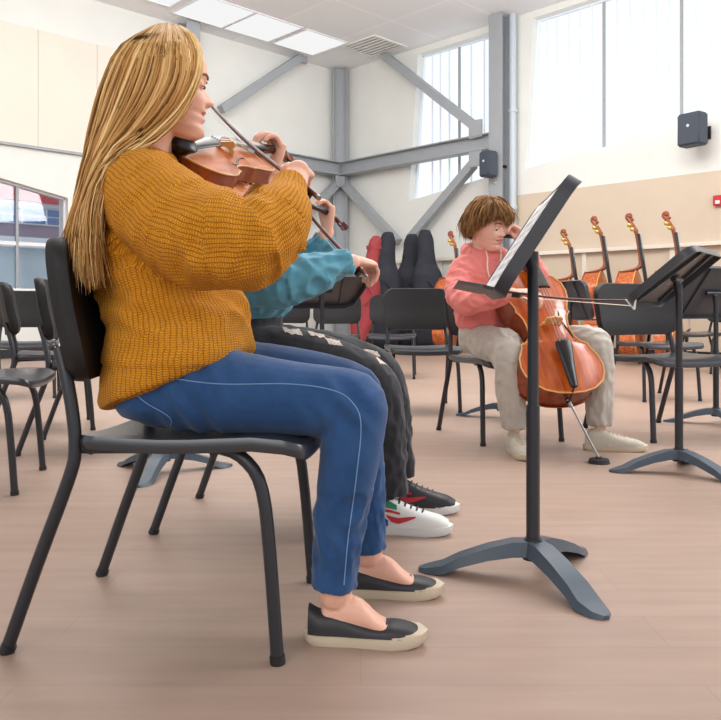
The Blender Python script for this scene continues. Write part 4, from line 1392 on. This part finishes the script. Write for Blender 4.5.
def shoe(root, heel, heading, mats, L=0.26, high=0.10, name='shoe', style='sneaker'):
    """heading degrees; sole on the floor"""
    up_m, sole_m = mats
    R = Matrix.Rotation(math.radians(heading), 3, 'Z'); O = V(heel)
    T = lambda x, y, z: O+R @ V((x, y, z))
    bm = bmesh.new()
    outline = [(0, .018), (.01, .028), (.05, .033), (.10, .033), (.15, .040), (.19, .045), (.225, .042), (.25, .028), (.262, .0)]
    k = L/0.262
    poly = [(x*k, y*k) for x, y in outline]+[(x*k, -y*k*0.92) for x, y in outline[-2::-1]]+[(-0.006, 0)]
    rings = [[T(x, y, z+0.006*max(0, (x-0.2*k))/0.06) for x, y in [((px_-L/2)*s+L/2, py_*s) for px_, py_ in poly]] for z, s in ((0.0, .95), (0.006, 1.0), (0.024, 1.02), (0.028, .97))]
    ringmesh(bm, rings); so = obj('sole', bm, sole_m, None)
    bm = bmesh.new()
    S = [(0.004, .026, .075), (0.03, .032, high), (0.07, .033, high*0.98), (0.11, .037, high*0.80), (0.15, .040, high*0.66), (0.19, .042, .020+high*0.38), (0.225, .038, .018+high*0.32), (0.25, .026, .016+high*0.22)]
    rings = []
    dat = catmull([(a*k, b*k, c) for a, b, c in S], 3)
    for x, w, h in dat:
        rings.append([T(x, w*math.copysign(abs(math.cos(a))**0.8, math.cos(a)), 0.022+(h-0.022)*max(0, math.sin(a))**0.75 if math.sin(a) > 0 else 0.022) for a in [2*PI*i/24 for i in range(24)]])
    ringmesh(bm, rings)
    s = obj(name, bm, up_m, root); so.parent = s
    bm = bmesh.new()
    for i in range(5):
        x = (0.105+i*0.017)*k
        h = np.interp(x, [d[0] for d in dat], [d[2] for d in dat])
        tube(bm, [T(x, -0.018, h*0.93), T(x+0.004, 0, h+0.003), T(x, 0.018, h*0.93)], 0.003, 6, 3)
    obj('laces', bm, sole_m if style != 'sneaker' else M['shoe_black'], s)
    return s, T, dat
# ------------------------------------------------------------------ the blond violinist
def fz(p, s=1.0): return noise.noise(V(p)*s)
def wr(u, v, fv=16.0, fu=1.1, seed=0.0):
    """irregular creases running round a limb"""
    q = V((v*fv, math.cos(u)*fu+seed, math.sin(u)*fu))
    return (0.5-abs(noise.noise(q)))*1.4-0.35+0.4*noise.noise(q*2.1)
R1 = thing('person', 'woman with long blond hair in mustard knit sweater and blue jeans, playing violin', 'person', (0, 0, 0), 0, 'musicians')
HM1 = headmat((-0.424, 1.690, 1.140), 17, 2, 0, 1.0)
bm = bmesh.new()
head_mesh(bm, HM1, True, 1.0)
hb = HM1 @ V((-0.02, 0, -0.07))
tube(bm, [(-0.475, 1.685, 0.93), (-0.468, 1.687, 1.0), tuple(hb), tuple(HM1 @ V((-0.015, 0, 0.0)))], [0.062, 0.054, 0.052, 0.05], 20, 3)
loft(bm, [((-.42, 1.68, .48), (0, .14, 0), (.09, 0, 0)), ((-.42, 1.68, .62), (0, .12, 0), (.08, 0, 0)), ((-.445, 1.685, .80), (0, .13, 0), (.08, 0, 0)), ((-.465, 1.685, .90), (0, .15, 0), (.07, 0, 0)), ((-.472, 1.685, .95), (0, .08, 0), (.05, 0, 0))])
tube(bm, [(-.46, 1.56, .90), (-.33, 1.455, .82), (-.215, 1.43, .79), (-.15, 1.50, .86), (-.128, 1.59, .937)], [.05, .045, .042, .036, .024], 14, 3, True)
hand(bm, (-.128, 1.592, .940), (-.10, .95, .12), (-.22, .1, -.95), (-.9, -.1, .25), curls=((.8, 1.0, .6), (.85, 1.0, .6), (.9, 1.0, .6), (.85, 1.0, .6)), thumb=((.7, .2, .8), (.8, -.2, .7)), s=.95)
tube(bm, [(-.44, 1.80, .90), (-.31, 1.98, .80), (-.28, 2.05, .92), (-.250, 2.09, 1.00)], [.05, .042, .035, .025], 14, 3, True)
hand(bm, (-.246, 2.095, 1.008), (.30, .12, .95), (-.85, -.45, .25), (-.1, .9, .1), curls=((.9, 1.1, .8), (1.0, 1.1, .8), (.95, 1.1, .9), (.8, 1.0, .8)), thumb=((.7, -.1, .7), (.9, -.2, .6)))
for s, pts in ((0, [(-.41, 1.59, .50), (-.25, 1.565, .485), (-.03, 1.54, .465), (-.035, 1.53, .3), (-.05, 1.53, .09)]), (1, [(-.41, 1.77, .50), (-.25, 1.775, .485), (-.04, 1.785, .465), (0, 1.785, .3), (.018, 1.78, .09)])):
    tube(bm, pts, [.06, .055, .045, .04, .032], 14, 3, True)
for a in ((-.05, 1.53, .075), (.018, 1.78, .075)):
    loft(bm, [((a[0]-.02, a[1], .045), (0, .022, 0), (0, 0, .03)), ((a[0]+.04, a[1]-.003, .055), (0, .03, 0), (0, 0, .035)), ((a[0]+.09, a[1]-.008, .036), (0, .032, 0), (0, 0, .014)), ((a[0]+.135, a[1]-.012, .026), (0, .026, 0), (0, 0, .008))], n=16)
finish_body(R1, bm, 0.0032, HM1, M['skin_f'], M['lips'], None, 1.0)
face_parts(R1, HM1, M['brow'], iris=False, closed=True)

# sweater
bm = bmesh.new()
Wd = (0.05, 1.0, 0)
def sec(x, y, z, a, b, tiltz=0.0, bd=0.0): return ((x, y, z), (0.05*a, a, 0), (b, -0.05*b+bd, tiltz))
loft(bm, [sec(-.392, 1.67, .500, .196, .150, .056), sec(-.390, 1.67, .522, .203, .158, .052), sec(-.388, 1.67, .59, .195, .150, .022), sec(-.395, 1.675, .66, .180, .138, .01),
          sec(-.425, 1.68, .73, .178, .135), sec(-.447, 1.685, .81, .184, .128), sec(-.460, 1.69, .88, .188, .112), sec(-.468, 1.69, .935, .155, .092), sec(-.470, 1.69, .970, .105, .075), sec(-.465, 1.69, .992, .070, .062)], n=40, sub=5, sq=2.2, df=0.1)
S1 = [(-.462, 1.57, .905), (-.405, 1.505, .865), (-.335, 1.458, .808), (-.262, 1.43, .782), (-.205, 1.425, .780), (-.168, 1.455, .812), (-.150, 1.495, .848), (-.145, 1.525, .878), (-.142, 1.558, .908)]
tube(bm, S1, [.078, .090, .098, .096, .086, .073, .060, .041, .036], 28, 4)
S2 = [(-.44, 1.80, .92), (-.38, 1.90, .86), (-.31, 2.0, .80), (-.290, 2.04, .88), (-.276, 2.06, .940), (-.262, 2.075, .972)]
tube(bm, S2, [.075, .082, .08, .06, .042, .036], 28, 4)
spine = [(-.386, 1.67, .46), (-.382, 1.67, .60), (-.42, 1.68, .73), (-.455, 1.69, .86), (-.468, 1.69, 1.0)]
def fold1(p, u, v, b, dist):
    # spine segs 0-3, near sleeve 4-11, far sleeve after
    d = 0.006*fz(p, 9)+0.003*fz(p, 22)
    if b <= 3:
        z = p[2]
        w = math.exp(-((z-.665)/.05)**2)
        d += (0.006+0.022*w)*wr(u, z, 15, 1.2, 1)
        if z < 0.545-0.0: d += -0.004
    elif b <= 11:
        w = min(1, max(0, (v-.28)/.12))
        d += (0.010*w+0.009)*wr(u, v, 15, 1.0)
        if v > .40: d = 0.002*fz(p, 20)+0.0035*math.sin(v*420)*0
    return d
sw = cloth_mesh('sweater', bm, 0.005, [(spine, (1, 0, 0), .125), (S1, (0, 1, 0.2), .07), (S2, (0, -1, 0.2), .07)], M['knit'], R1, fold1)

def leg_bm(bm, chain, radii): tube(bm, chain, radii, 26, 4)
bm = bmesh.new()
loft(bm, [((-.425, 1.68, .455), (0, .175, 0), (.095, 0, 0)), ((-.42, 1.68, .51), (0, .185, 0), (.11, 0, .02)), ((-.42, 1.68, .60), (0, .15, 0), (.11, 0, .02)), ((-.42, 1.68, .66), (0, .135, 0), (.10, 0, 0))], n=32)
J1 = [(-.42, 1.595, .510), (-.26, 1.568, .488), (-.12, 1.552, .474), (-.030, 1.542, .470), (-.006, 1.537, .455), (-.022, 1.533, .36), (-.042, 1.53, .22), (-.052, 1.53, .105)]
leg_bm(bm, J1, [.098, .084, .074, .066, .062, .060, .050, .044])
J2 = [(-.42, 1.765, .510), (-.26, 1.775, .500), (-.12, 1.782, .488), (-.034, 1.787, .475), (-.008, 1.79, .45), (-.004, 1.79, .35), (.008, 1.785, .2), (.015, 1.78, .10)]
leg_bm(bm, J2, [.098, .084, .074, .064, .060, .057, .048, .043])
def fold_j(p, u, v, b, dist):
    d = 0.003*fz(p, 10)
    q = math.exp(-((p[0]+.03)/.06)**2)*math.exp(-((p[2]-.46)/.05)**2)
    d += 0.006*q*math.sin(p[0]*120+p[2]*90+3*fz(p, 6))
    d += 0.003*math.exp(-((p[0]+.33)/.08)**2)*math.sin(p[0]*130+p[2]*60+3*fz(p, 6))
    if p[2] < .3: d += 0.007*wr(u, p[2], 20, 1.3, 6)
    return d
je = cloth_mesh('jeans', bm, 0.005, [(J1, (0, -1, 0)), (J2, (0, -1, 0)), ([(-.42, 1.68, .45), (-.42, 1.68, .70)], (1, 0, 0))], M['denim'], R1, fold_j)
stitches('side_seam', je, [(168, 378), (220, 384), (290, 384), (332, 390), (352, 402), (361, 425), (356, 480), (348, 540), (344, 585)], M['thread'], je, 0.0012)
stitches('pocket_seam', je, [(134, 392), (146, 403), (170, 418), (169, 432)], M['thread'], je, 0.0012, 6)
# shoes (hidden below in part): flat black far shoe, near shoe
shoe(R1, (-.015-.03, 1.78, 0), -3, (M['shoe_black'], M['sole_beige']), 0.235, 0.062)
shoe(R1, (-.050-.055, 1.53, 0), -4, (M['shoe_black'], M['sole_beige']), 0.235, 0.062)

# hair
def G(*pts): return [P(*p) for p in pts]
g = [G((181, 26, 1.708), (194, 36, 1.67), (201, 56, 1.640), (198, 80, 1.615), (184, 108, 1.600), (158, 134, 1.580), (112, 166, 1.50), (98, 200, 1.475), (94, 240, 1.475), (97, 280, 1.50)),
     G((174, 24, 1.708), (181, 44, 1.61), (182, 74, 1.590), (168, 104, 1.582), (146, 130, 1.575), (120, 150, 1.55), (102, 180, 1.495), (91, 218, 1.48), (92, 252, 1.48), (96, 288, 1.50)),
     G((166, 23, 1.708), (160, 46, 1.598), (154, 78, 1.580), (142, 106, 1.575), (124, 133, 1.57), (106, 156, 1.545), (94, 190, 1.51), (84, 228, 1.49), (86, 258, 1.49), (90, 290, 1.50)),
     G((157, 24, 1.708), (138, 46, 1.615), (126, 78, 1.605), (116, 108, 1.60), (104, 138, 1.585), (94, 166, 1.565), (86, 200, 1.53), (78, 234, 1.51), (79, 258, 1.51), (84, 276, 1.52)),
     G((150, 27, 1.710), (121, 48, 1.665), (106, 80, 1.66), (98, 110, 1.655), (90, 143, 1.645), (84, 178, 1.63), (78, 212, 1.59), (72, 238, 1.56), (74, 255, 1.55), (79, 268, 1.55)),
     G((152, 27, 1.715), (123, 50, 1.74), (110, 82, 1.745), (103, 112, 1.745), (96, 145, 1.735), (90, 178, 1.72), (84, 212, 1.69), (76, 236, 1.66), (78, 252, 1.65), (82, 264, 1.65)),
     G((166, 24, 1.715), (150, 48, 1.775), (142, 82, 1.79), (136, 110, 1.79), (122, 142, 1.78), (106, 172, 1.77), (96, 205, 1.75), (88, 232, 1.74), (86, 250, 1.73), (88, 262, 1.73)),
     G((180, 27, 1.715), (186, 48, 1.765), (186, 72, 1.785), (176, 100, 1.79), (160, 128, 1.785), (136, 150, 1.78), (116, 178, 1.79), (104, 208, 1.79), (100, 236, 1.78), (98, 255, 1.77))]
hc = (-.43, 1.69, 1.10)
sh = shell(g, 'hair', M['blonde'], R1, hc, 0.010, 0.28)
strands('hair_locks', g, 1500, M['blonde'], sh, r=0.0023, jitter=0.0050, n=18, seed=5, wave=0.006)
strands('hair_locks', g[:5], 900, M['blonde'], sh, r=0.0017, jitter=0.0060, n=18, seed=9, wave=0.007)
# ------------------------------------------------------------------ the teal violinist
R2 = thing('person', 'violinist in a teal sweatshirt and ripped black jeans, half hidden behind the blond woman', 'person', (0, 0, 0), 0, 'musicians')
hc2 = P(228, 183, 2.45)
HM2 = headmat(hc2, 12, 14, 0, 0.98)
bm = bmesh.new(); head_mesh(bm, HM2, True)
nb = V((-.45, 2.45, .86))
tube(bm, [tuple(nb-V((0, 0, .05))), tuple(nb+V((0.005, 0, .03))), tuple(HM2 @ V((-.02, 0, -.06))), tuple(HM2 @ V((-.01, 0, 0)))], [.06, .052, .05, .05], 18, 3)
loft(bm, [((-.37, 2.45, .50), (0, .14, 0), (.09, 0, 0)), ((-.37, 2.45, .62), (0, .12, 0), (.08, 0, 0)), ((-.40, 2.45, .76), (0, .13, 0), (.08, 0, 0)), ((-.44, 2.45, .84), (0, .14, 0), (.06, 0, 0))])
A2 = [(-.43, 2.30, .80), tuple(P(238, 268, 2.22)), tuple(P(262, 284, 2.18)), tuple(P(300, 278, 2.20)), tuple(P(352, 262, 2.26))]
tube(bm, A2, [.045, .042, .042, .035, .024], 14, 3, True)
hand(bm, P(351, 260, 2.265), (.62, .75, -.05), (.0, .35, -.9), (-.2, .9, .25), curls=((.5, .8, .5), (.6, .8, .5), (.65, .8, .5), (.6, .8, .5)), thumb=((.8, .1, .45), (1.0, -.1, .3)), s=.93)
A3 = [(-.42, 2.58, .80), tuple(P(290, 284, 2.60)), tuple(P(310, 262, 2.58)), tuple(P(327, 232, 2.56))]
tube(bm, A3, [.045, .042, .036, .024], 14, 3, True)
hand(bm, P(327, 233, 2.56), (.18, .05, .98), (-.92, -.2, .15), (.1, .95, 0), curls=((.9, 1.1, .8), (1.0, 1.1, .8), (.95, 1.1, .9), (.8, 1.0, .8)), thumb=((.8, -.2, .5), (1., -.4, .4)), s=.93)
K1 = [(-.36, 2.36, .515), (-.2, 2.345, .51), (-.06, 2.335, .48), (.035, 2.33, .435), (.065, 2.325, .37), (.075, 2.31, .25), (.085, 2.30, .10)]
K2 = [(-.36, 2.54, .515), (-.2, 2.55, .51), (-.05, 2.56, .49), (.055, 2.565, .45), (.09, 2.565, .38), (.11, 2.56, .25), (.125, 2.55, .10)]
for kk in (K1, K2): tube(bm, kk, [.06, .055, .05, .045, .04, .036, .030], 14, 3, True)
finish_body(R2, bm, 0.0045, HM2, M['skin_f'], M['lips'], None)
face_parts(R2, HM2, M['brow'], iris=False, closed=True)
bm = bmesh.new()
loft(bm, [((-.355, 2.45, .645), (0, .165, 0), (.115, 0, 0)), ((-.352, 2.45, .672), (0, .175, 0), (.135, 0, 0)), ((-.37, 2.45, .74), (0, .175, 0), (.128, 0, 0)), ((-.41, 2.45, .80), (0, .175, 0), (.11, 0, 0)), ((-.44, 2.45, .845), (0, .14, 0), (.085, 0, 0)), ((-.45, 2.45, .875), (0, .08, 0), (.065, 0, 0))], n=36, sub=4)
T1 = [(-.43, 2.32, .80), tuple(P(228, 262, 2.24)), tuple(P(252, 281, 2.19)), tuple(P(282, 282, 2.19)), tuple(P(318, 272, 2.22)), tuple(P(338, 265, 2.245)), tuple(P(349, 262, 2.26))]
tube(bm, T1, [.065, .072, .072, .070, .056, .040, .035], 26, 4)
T2 = [(-.42, 2.56, .80), tuple(P(275, 283, 2.62)), tuple(P(293, 279, 2.60)), tuple(P(306, 266, 2.58)), tuple(P(322, 246, 2.57)), tuple(P(326, 238, 2.56))]
tube(bm, T2, [.065, .068, .064, .054, .040, .036], 26, 4)
def fold2(p, u, v, b, dist):
    d = 0.004*fz(p, 12)
    if b < 3:
        d += 0.011*math.exp(-((p[2]-.685)/.04)**2)*math.sin(u*11+3*fz(p, 7))+0.004*math.sin(p[2]*90+3*fz(p, 6))
        return d
    d += 0.016*wr(u, v, 17, 1.2, 3)
    return d
cloth_mesh('sweatshirt', bm, 0.006, [([(-.355, 2.45, .6), (-.37, 2.45, .74), (-.42, 2.45, .82), (-.45, 2.45, .9)], (1, 0, 0)), (T1, (0, 1, .2)), (T2, (0, 1, .2))], M['teal'], R2, fold2)
bm = bmesh.new()
loft(bm, [((-.36, 2.45, .475), (0, .165, 0), (.11, 0, 0)), ((-.36, 2.45, .53), (0, .17, 0), (.12, 0, 0)), ((-.355, 2.45, .61), (0, .14, 0), (.11, 0, 0)), ((-.355, 2.45, .67), (0, .135, 0), (.105, 0, 0))], n=30)
tube(bm, K1, [.098, .088, .078, .070, .066, .060, .055], 24, 4); tube(bm, K2, [.098, .088, .078, .070, .066, .060, .055], 24, 4)
def fold3(p, u, v, b, dist):
    return 0.003*fz(p, 11)+(0.010 if p[2] < .4 else 0.004)*wr(u, v, 18, 1.5, 4)
bj = cloth_mesh('jeans', bm, 0.006, [(K1, (0, -1, 0)), (K2, (0, -1, 0)), ([(-.36, 2.45, .45), (-.36, 2.45, .7)], (1, 0, 0))], M['black_denim'], R2, fold3)
bv = bvh_of(bj)
for cx_, cy_, w_, h_ in ((292, 330, 9, 4), (316, 333, 8, 3.4), (334, 342, 7, 3), (372, 353, 7, 3.2), (382, 361, 4, 3)):
    rows = []; bm = bmesh.new(); ok = True
    N_ = 12
    pts = []
    for i in range(9):
        row = []
        for j in range(N_+1):
            a = (i/8-.5)*2; b_ = (j/N_-.5)*2
            q = ray_px(bv, cx_+b_*w_*(1-.12*fz((a*2,cx_,0)))+a*2.0, cy_+a*h_*(1+.5*fz((b_*2,cx_,3)))+b_*w_*0.18, 0.0022)
            row.append(q)
        pts.append(row)
    vm = [[bm.verts.new(q) if q is not None else None for q in r] for r in pts]
    for a, b_ in zip(vm[:-1], vm[1:]):
        for j in range(N_):
            f4 = (a[j], a[j+1], b_[j+1], b_[j])
            if all(f4) and max((f4[0].co-f4[k].co).length for k in (1, 2, 3)) < 0.07: bm.faces.new(f4)
    seen = set(); comps = []
    for v0 in bm.verts:
        if v0 in seen: continue
        st = [v0]; comp = []
        seen.add(v0)
        while st:
            v = st.pop(); comp.append(v)
            for e in v.link_edges:
                w = e.other_vert(v)
                if w not in seen: seen.add(w); st.append(w)
        comps.append(comp)
    comps.sort(key=len)
    bmesh.ops.delete(bm, geom=[v for c in comps[:-1] for v in c], context='VERTS')
    obj('ripped_patch', bm, M['frayed'], bj)
for (hx, hy, yaw) in ((.010, 2.285, -8), (.06, 2.53, -10)):
    s, T, dat = shoe(R2, (hx, hy, 0), yaw, (M['shoe_white'] if hy < 2.4 else M['shoe_black'], M['shoe_white']), 0.26, 0.115)
    def ribbon(name, pts, w, m, side=-1, lift=0.0015):
        bm = bmesh.new(); top = []; bot = []
        for x, z, ww in pts:
            W_ = np.interp(x, [d[0] for d in dat], [d[1] for d in dat]); Hh = np.interp(x, [d[0] for d in dat], [d[2] for d in dat])
            for L_, zz in ((top, z+ww), (bot, z-ww)):
                q = min(.99, max(0, (zz-0.022)/(Hh-0.022)))
                sa = q**(1/.75); ca = math.sqrt(max(0, 1-sa*sa))
                L_.append(T(x, side*(W_*ca**.8+lift), zz))
        a = [bm.verts.new(p) for p in top]; b_ = [bm.verts.new(p) for p in bot]
        for i in range(len(a)-1): bm.faces.new((a[i], a[i+1], b_[i+1], b_[i]))
        obj(name, bm, m, s)
    ribbon('blue_heel_panel', [(.006, .045, .018), (.03, .043, .020), (.055, .040, .016), (.075, .036, .008)], 0, M['shoe_blue'])
    ribbon('green_collar', [(.012, .082, .012), (.04, .090, .012), (.07, .090, .011), (.10, .080, .006)], 0, M['shoe_green'])
    ribbon('red_trim', [(.008, .070, .004), (.04, .074, .004), (.08, .070, .004), (.11, .064, .003)], 0, M['shoe_red'])
    ribbon('red_swoosh', [(.070, .058, .002), (.085, .048, .008), (.105, .044, .0085), (.130, .050, .006), (.155, .056, .002)], 0, M['shoe_red'], lift=0.003)
    bm = bmesh.new(); loft(bm, [(T(.05, 0, .10), T(.085, 0, .10)-T(.05, 0, .10), T(.05, .036, .10)-T(.05, 0, .10)), (T(.048, 0, .135), T(.085, 0, .135)-T(.048, 0, .135), T(.048, .036, .135)-T(.048, 0, .135))], n=20, sub=1)
    obj('ankle_collar', bm, M['shoe_black'], s)
g2c = hc2
def polar_guides(HM, rad, phis, thmax, drop=0.0, part=0.0, n=9):
    out = []
    for ph in phis:
        tm = thmax(ph); pts = []
        for k in range(n):
            th = 0.08+(tm-0.08)*k/(n-1)
            x = rad[0]*math.sin(th)*math.cos(ph)-0.006; y = rad[1]*math.sin(th)*math.sin(ph); z = rad[2]*math.cos(th)+0.004
            pts.append(HM @ V((x, y, z)))
        if drop:
            for k in range(1, 4):
                q = pts[-1] if k == 1 else q
                q = q+V((-0.004 if math.cos(ph) < 0.5 else 0.004, 0, -drop/3)); pts.append(q)
        out.append(pts)
    return out
ph2 = [math.radians(a) for a in (50, 80, 110, 140, 170, 200, 230, 260, 285, 310)]
g2 = polar_guides(HM2, (.112, .094, .124), ph2, lambda p: 1.75, drop=0.16)
sh2 = shell(g2, 'hair', M['darkblonde'], R2, tuple(hc2), 0.008, 0.3)
strands('hair_locks', g2, 700, M['darkblonde'], sh2, r=0.003, jitter=0.005, n=12, seed=4)

# ------------------------------------------------------------------ the cellist
R3 = thing('person', 'boy with sandy hair in pink hoodie and pale grey sweatpants playing the cello', 'person', (0, 0, 0), 0, 'musicians')
hc3 = P(488, 226, 3.86)
HM3 = headmat(hc3, -46, 14, 4, 1.04)
bm = bmesh.new(); head_mesh(bm, HM3, False)
nb = P(486, 258, 3.92)
tube(bm, [tuple(nb-V((0, -.01, .06))), tuple(nb), tuple(HM3 @ V((-.02, 0, -.07))), tuple(HM3 @ V((-.01, 0, 0)))], [.066, .056, .054, .05], 18, 3)
loft(bm, [((.66, 3.90, .48), (.14, .04, 0), (-.03, .09, 0)), ((.65, 3.92, .66), (.13, .04, 0), (-.03, .08, 0)), ((.63, 3.93, .80), (.14, .04, 0), (-.03, .08, 0)), ((.63, 3.93, .88), (.10, .04, 0), (-.02, .06, 0))])
C1 = [tuple(P(466, 268, 3.90)), tuple(P(459, 288, 3.80)), tuple(P(467, 300, 3.68)), tuple(P(490, 297, 3.58)), tuple(P(512, 293, 3.50))]
tube(bm, C1, [.045, .042, .042, .034, .025], 14, 3, True)
hand(bm, P(511, 293, 3.50), (.85, -.30, .05), (.1, .2, -.95), (.2, .85, .1), curls=((.5, .7, .5), (.6, .8, .5), (.6, .8, .5), (.6, .8, .5)), thumb=((.7, .3, .7), (.8, -.2, .7)))
C2 = [tuple(P(508, 266, 3.88)), tuple(P(535, 285, 3.80)), tuple(P(533, 266, 3.80)), tuple(P(522, 246, 3.84))]
tube(bm, C2, [.045, .044, .036, .025], 14, 3, True)
hand(bm, P(522, 247, 3.845), (-.28, .02, .95), (-.80, -.25, -.05), (.1, -.85, .1), curls=((.8, 1.0, .7), (.85, 1.0, .8), (.85, 1.0, .8), (.8, 1.0, .8)), thumb=((.9, -.2, .5), (1., -.5, .3)))
Q1 = [(.60, 3.87, .52), tuple(P(492, 346, 3.72)), tuple(P(505, 347, 3.57)), tuple(P(509, 362, 3.52)), tuple(P(511, 392, 3.52)), tuple(P(514, 428, 3.53))]
Q2 = [(.74, 3.87, .52), tuple(P(555, 344, 3.78)), tuple(P(590, 343, 3.66)), tuple(P(596, 358, 3.62)), tuple(P(599, 392, 3.61)), tuple(P(600, 425, 3.61))]
for kk in (Q1, Q2): tube(bm, kk, [.06, .058, .05, .045, .038, .032], 14, 3, True)
finish_body(R3, bm, 0.0045, HM3, M['skin_m'], M['lips_m'], None)
face_parts(R3, HM3, M['brow'])
# hoodie
bm = bmesh.new()
ax = V((.95, .30, 0)); fx = V((.28, -.93, 0))
def s3(x, y, z, a, b): return ((x, y, z), tuple(ax*a), tuple(fx*b))
loft(bm, [s3(.655, 3.90, .56, .165, .135), s3(.652, 3.90, .585, .180, .150), s3(.645, 3.91, .66, .175, .145), s3(.635, 3.92, .75, .180, .135), s3(.63, 3.925, .85, .190, .115), s3(.63, 3.925, .91, .150, .09), s3(.63, 3.92, .945, .085, .07)], n=36, sub=4)
D1 = [tuple(P(468, 264, 3.90)), tuple(P(461, 278, 3.85)), tuple(P(460, 293, 3.77)), tuple(P(468, 301, 3.68)), tuple(P(486, 298, 3.60)), tuple(P(503, 295, 3.53)), tuple(P(507, 294, 3.515))]
tube(bm, D1, [.066, .070, .070, .066, .056, .042, .038], 24, 4)
D2 = [tuple(P(506, 267, 3.88)), tuple(P(525, 280, 3.83)), tuple(P(537, 283, 3.80)), tuple(P(534, 268, 3.80)), tuple(P(526, 253, 3.83))]
tube(bm, D2, [.066, .066, .062, .050, .038], 24, 4)
# hood lying round the neck
hp = []
for k in range(13):
    a = math.radians(-150+k*25)
    r = .088
    c = V((.632, 3.925, .945))+ax*(r*math.sin(a))+fx*(-r*math.cos(a)*0.95)
    c.z += 0.022*math.cos(a)-0.006
    hp.append(tuple(c))
tube(bm, hp, [.016, .022, .028, .036, .042, .046, .048, .046, .042, .036, .028, .022, .016], 16, 2, True)
def fold4(p, u, v, b, dist):
    d = 0.004*fz(p, 12)
    if b < 3: return d+0.016*wr(u, v, 9, 1.6, 7)*(1 if p[2] < .8 else .3)
    return d+0.015*wr(u, v, 16, 1.2, 5)
ho = cloth_mesh('hoodie', bm, 0.007, [([(.655, 3.90, .5), (.645, 3.91, .66), (.635, 3.92, .8), (.63, 3.92, .92)], tuple(-fx)), (D1, (0, 1, .2)), (D2, (0, 1, .2))], M['pink'], R3, fold4)
for a, b_ in (((486, 251), (489, 277)), ((500, 250), (502, 268))):
    bv = bvh_of(ho); pts = []
    for k in range(8):
        q = ray_px(bv, a[0]+(b_[0]-a[0])*k/7+0.6*math.sin(k), a[1]+(b_[1]-a[1])*k/7, 0.005)
        if q is not None: pts.append(q)
    if len(pts) > 3:
        bm = bmesh.new(); tube(bm, pts, 0.004, 8); obj('drawstring', bm, M['cord'], ho)
bm = bmesh.new()
loft(bm, [s3(.66, 3.90, .475, .17, .13), s3(.66, 3.90, .53, .175, .135), s3(.655, 3.90, .60, .15, .12)], n=30)
tube(bm, Q1, [.095, .088, .082, .078, .066, .052], 24, 4); tube(bm, Q2, [.095, .090, .084, .080, .068, .054], 24, 4)
def fold5(p, u, v, b, dist):
    return 0.004*fz(p, 11)+0.012*wr(u, v, 13, 1.5, 2)
cloth_mesh('sweatpants', bm, 0.007, [(Q1, (0, -1, 0)), (Q2, (0, -1, 0)), ([(.66, 3.9, .45), (.66, 3.9, .65)], (1, 0, 0))], M['greypants'], R3, fold5)
a1 = V(Q1[-1]); a2 = V(Q2[-1])
shoe(R3, (a1.x-.004, a1.y+.05, 0), -84, (M['shoe_beige'], M['sole_beige']), 0.27, 0.10, style='b')
shoe(R3, (a2.x-.07, a2.y+.01, 0), -12, (M['shoe_beige'], M['sole_beige']), 0.28, 0.10, style='b')
ph3 = [math.radians(a) for a in range(0, 361, 24)]
def thm(p):
    c = math.cos(p); w = 0.10*math.sin(3*p+0.6)+0.05*math.sin(7*p)
    if c > 0.8: return 1.34+w
    if c > 0.0: return 1.34+(0.8-c)/0.8*0.56+w
    return 1.90+0.42*(-c)+w*0.6
g3 = polar_guides(HM3, (.120, .106, .136), ph3, thm)
sh3 = shell(g3, 'hair', M['brownhair'], R3, tuple(hc3), 0.008, 0.35)
strands('hair_locks', g3, 1800, M['brownhair'], sh3, r=0.0028, jitter=0.008, n=12, seed=8, wave=0.012, tvar=0.22)
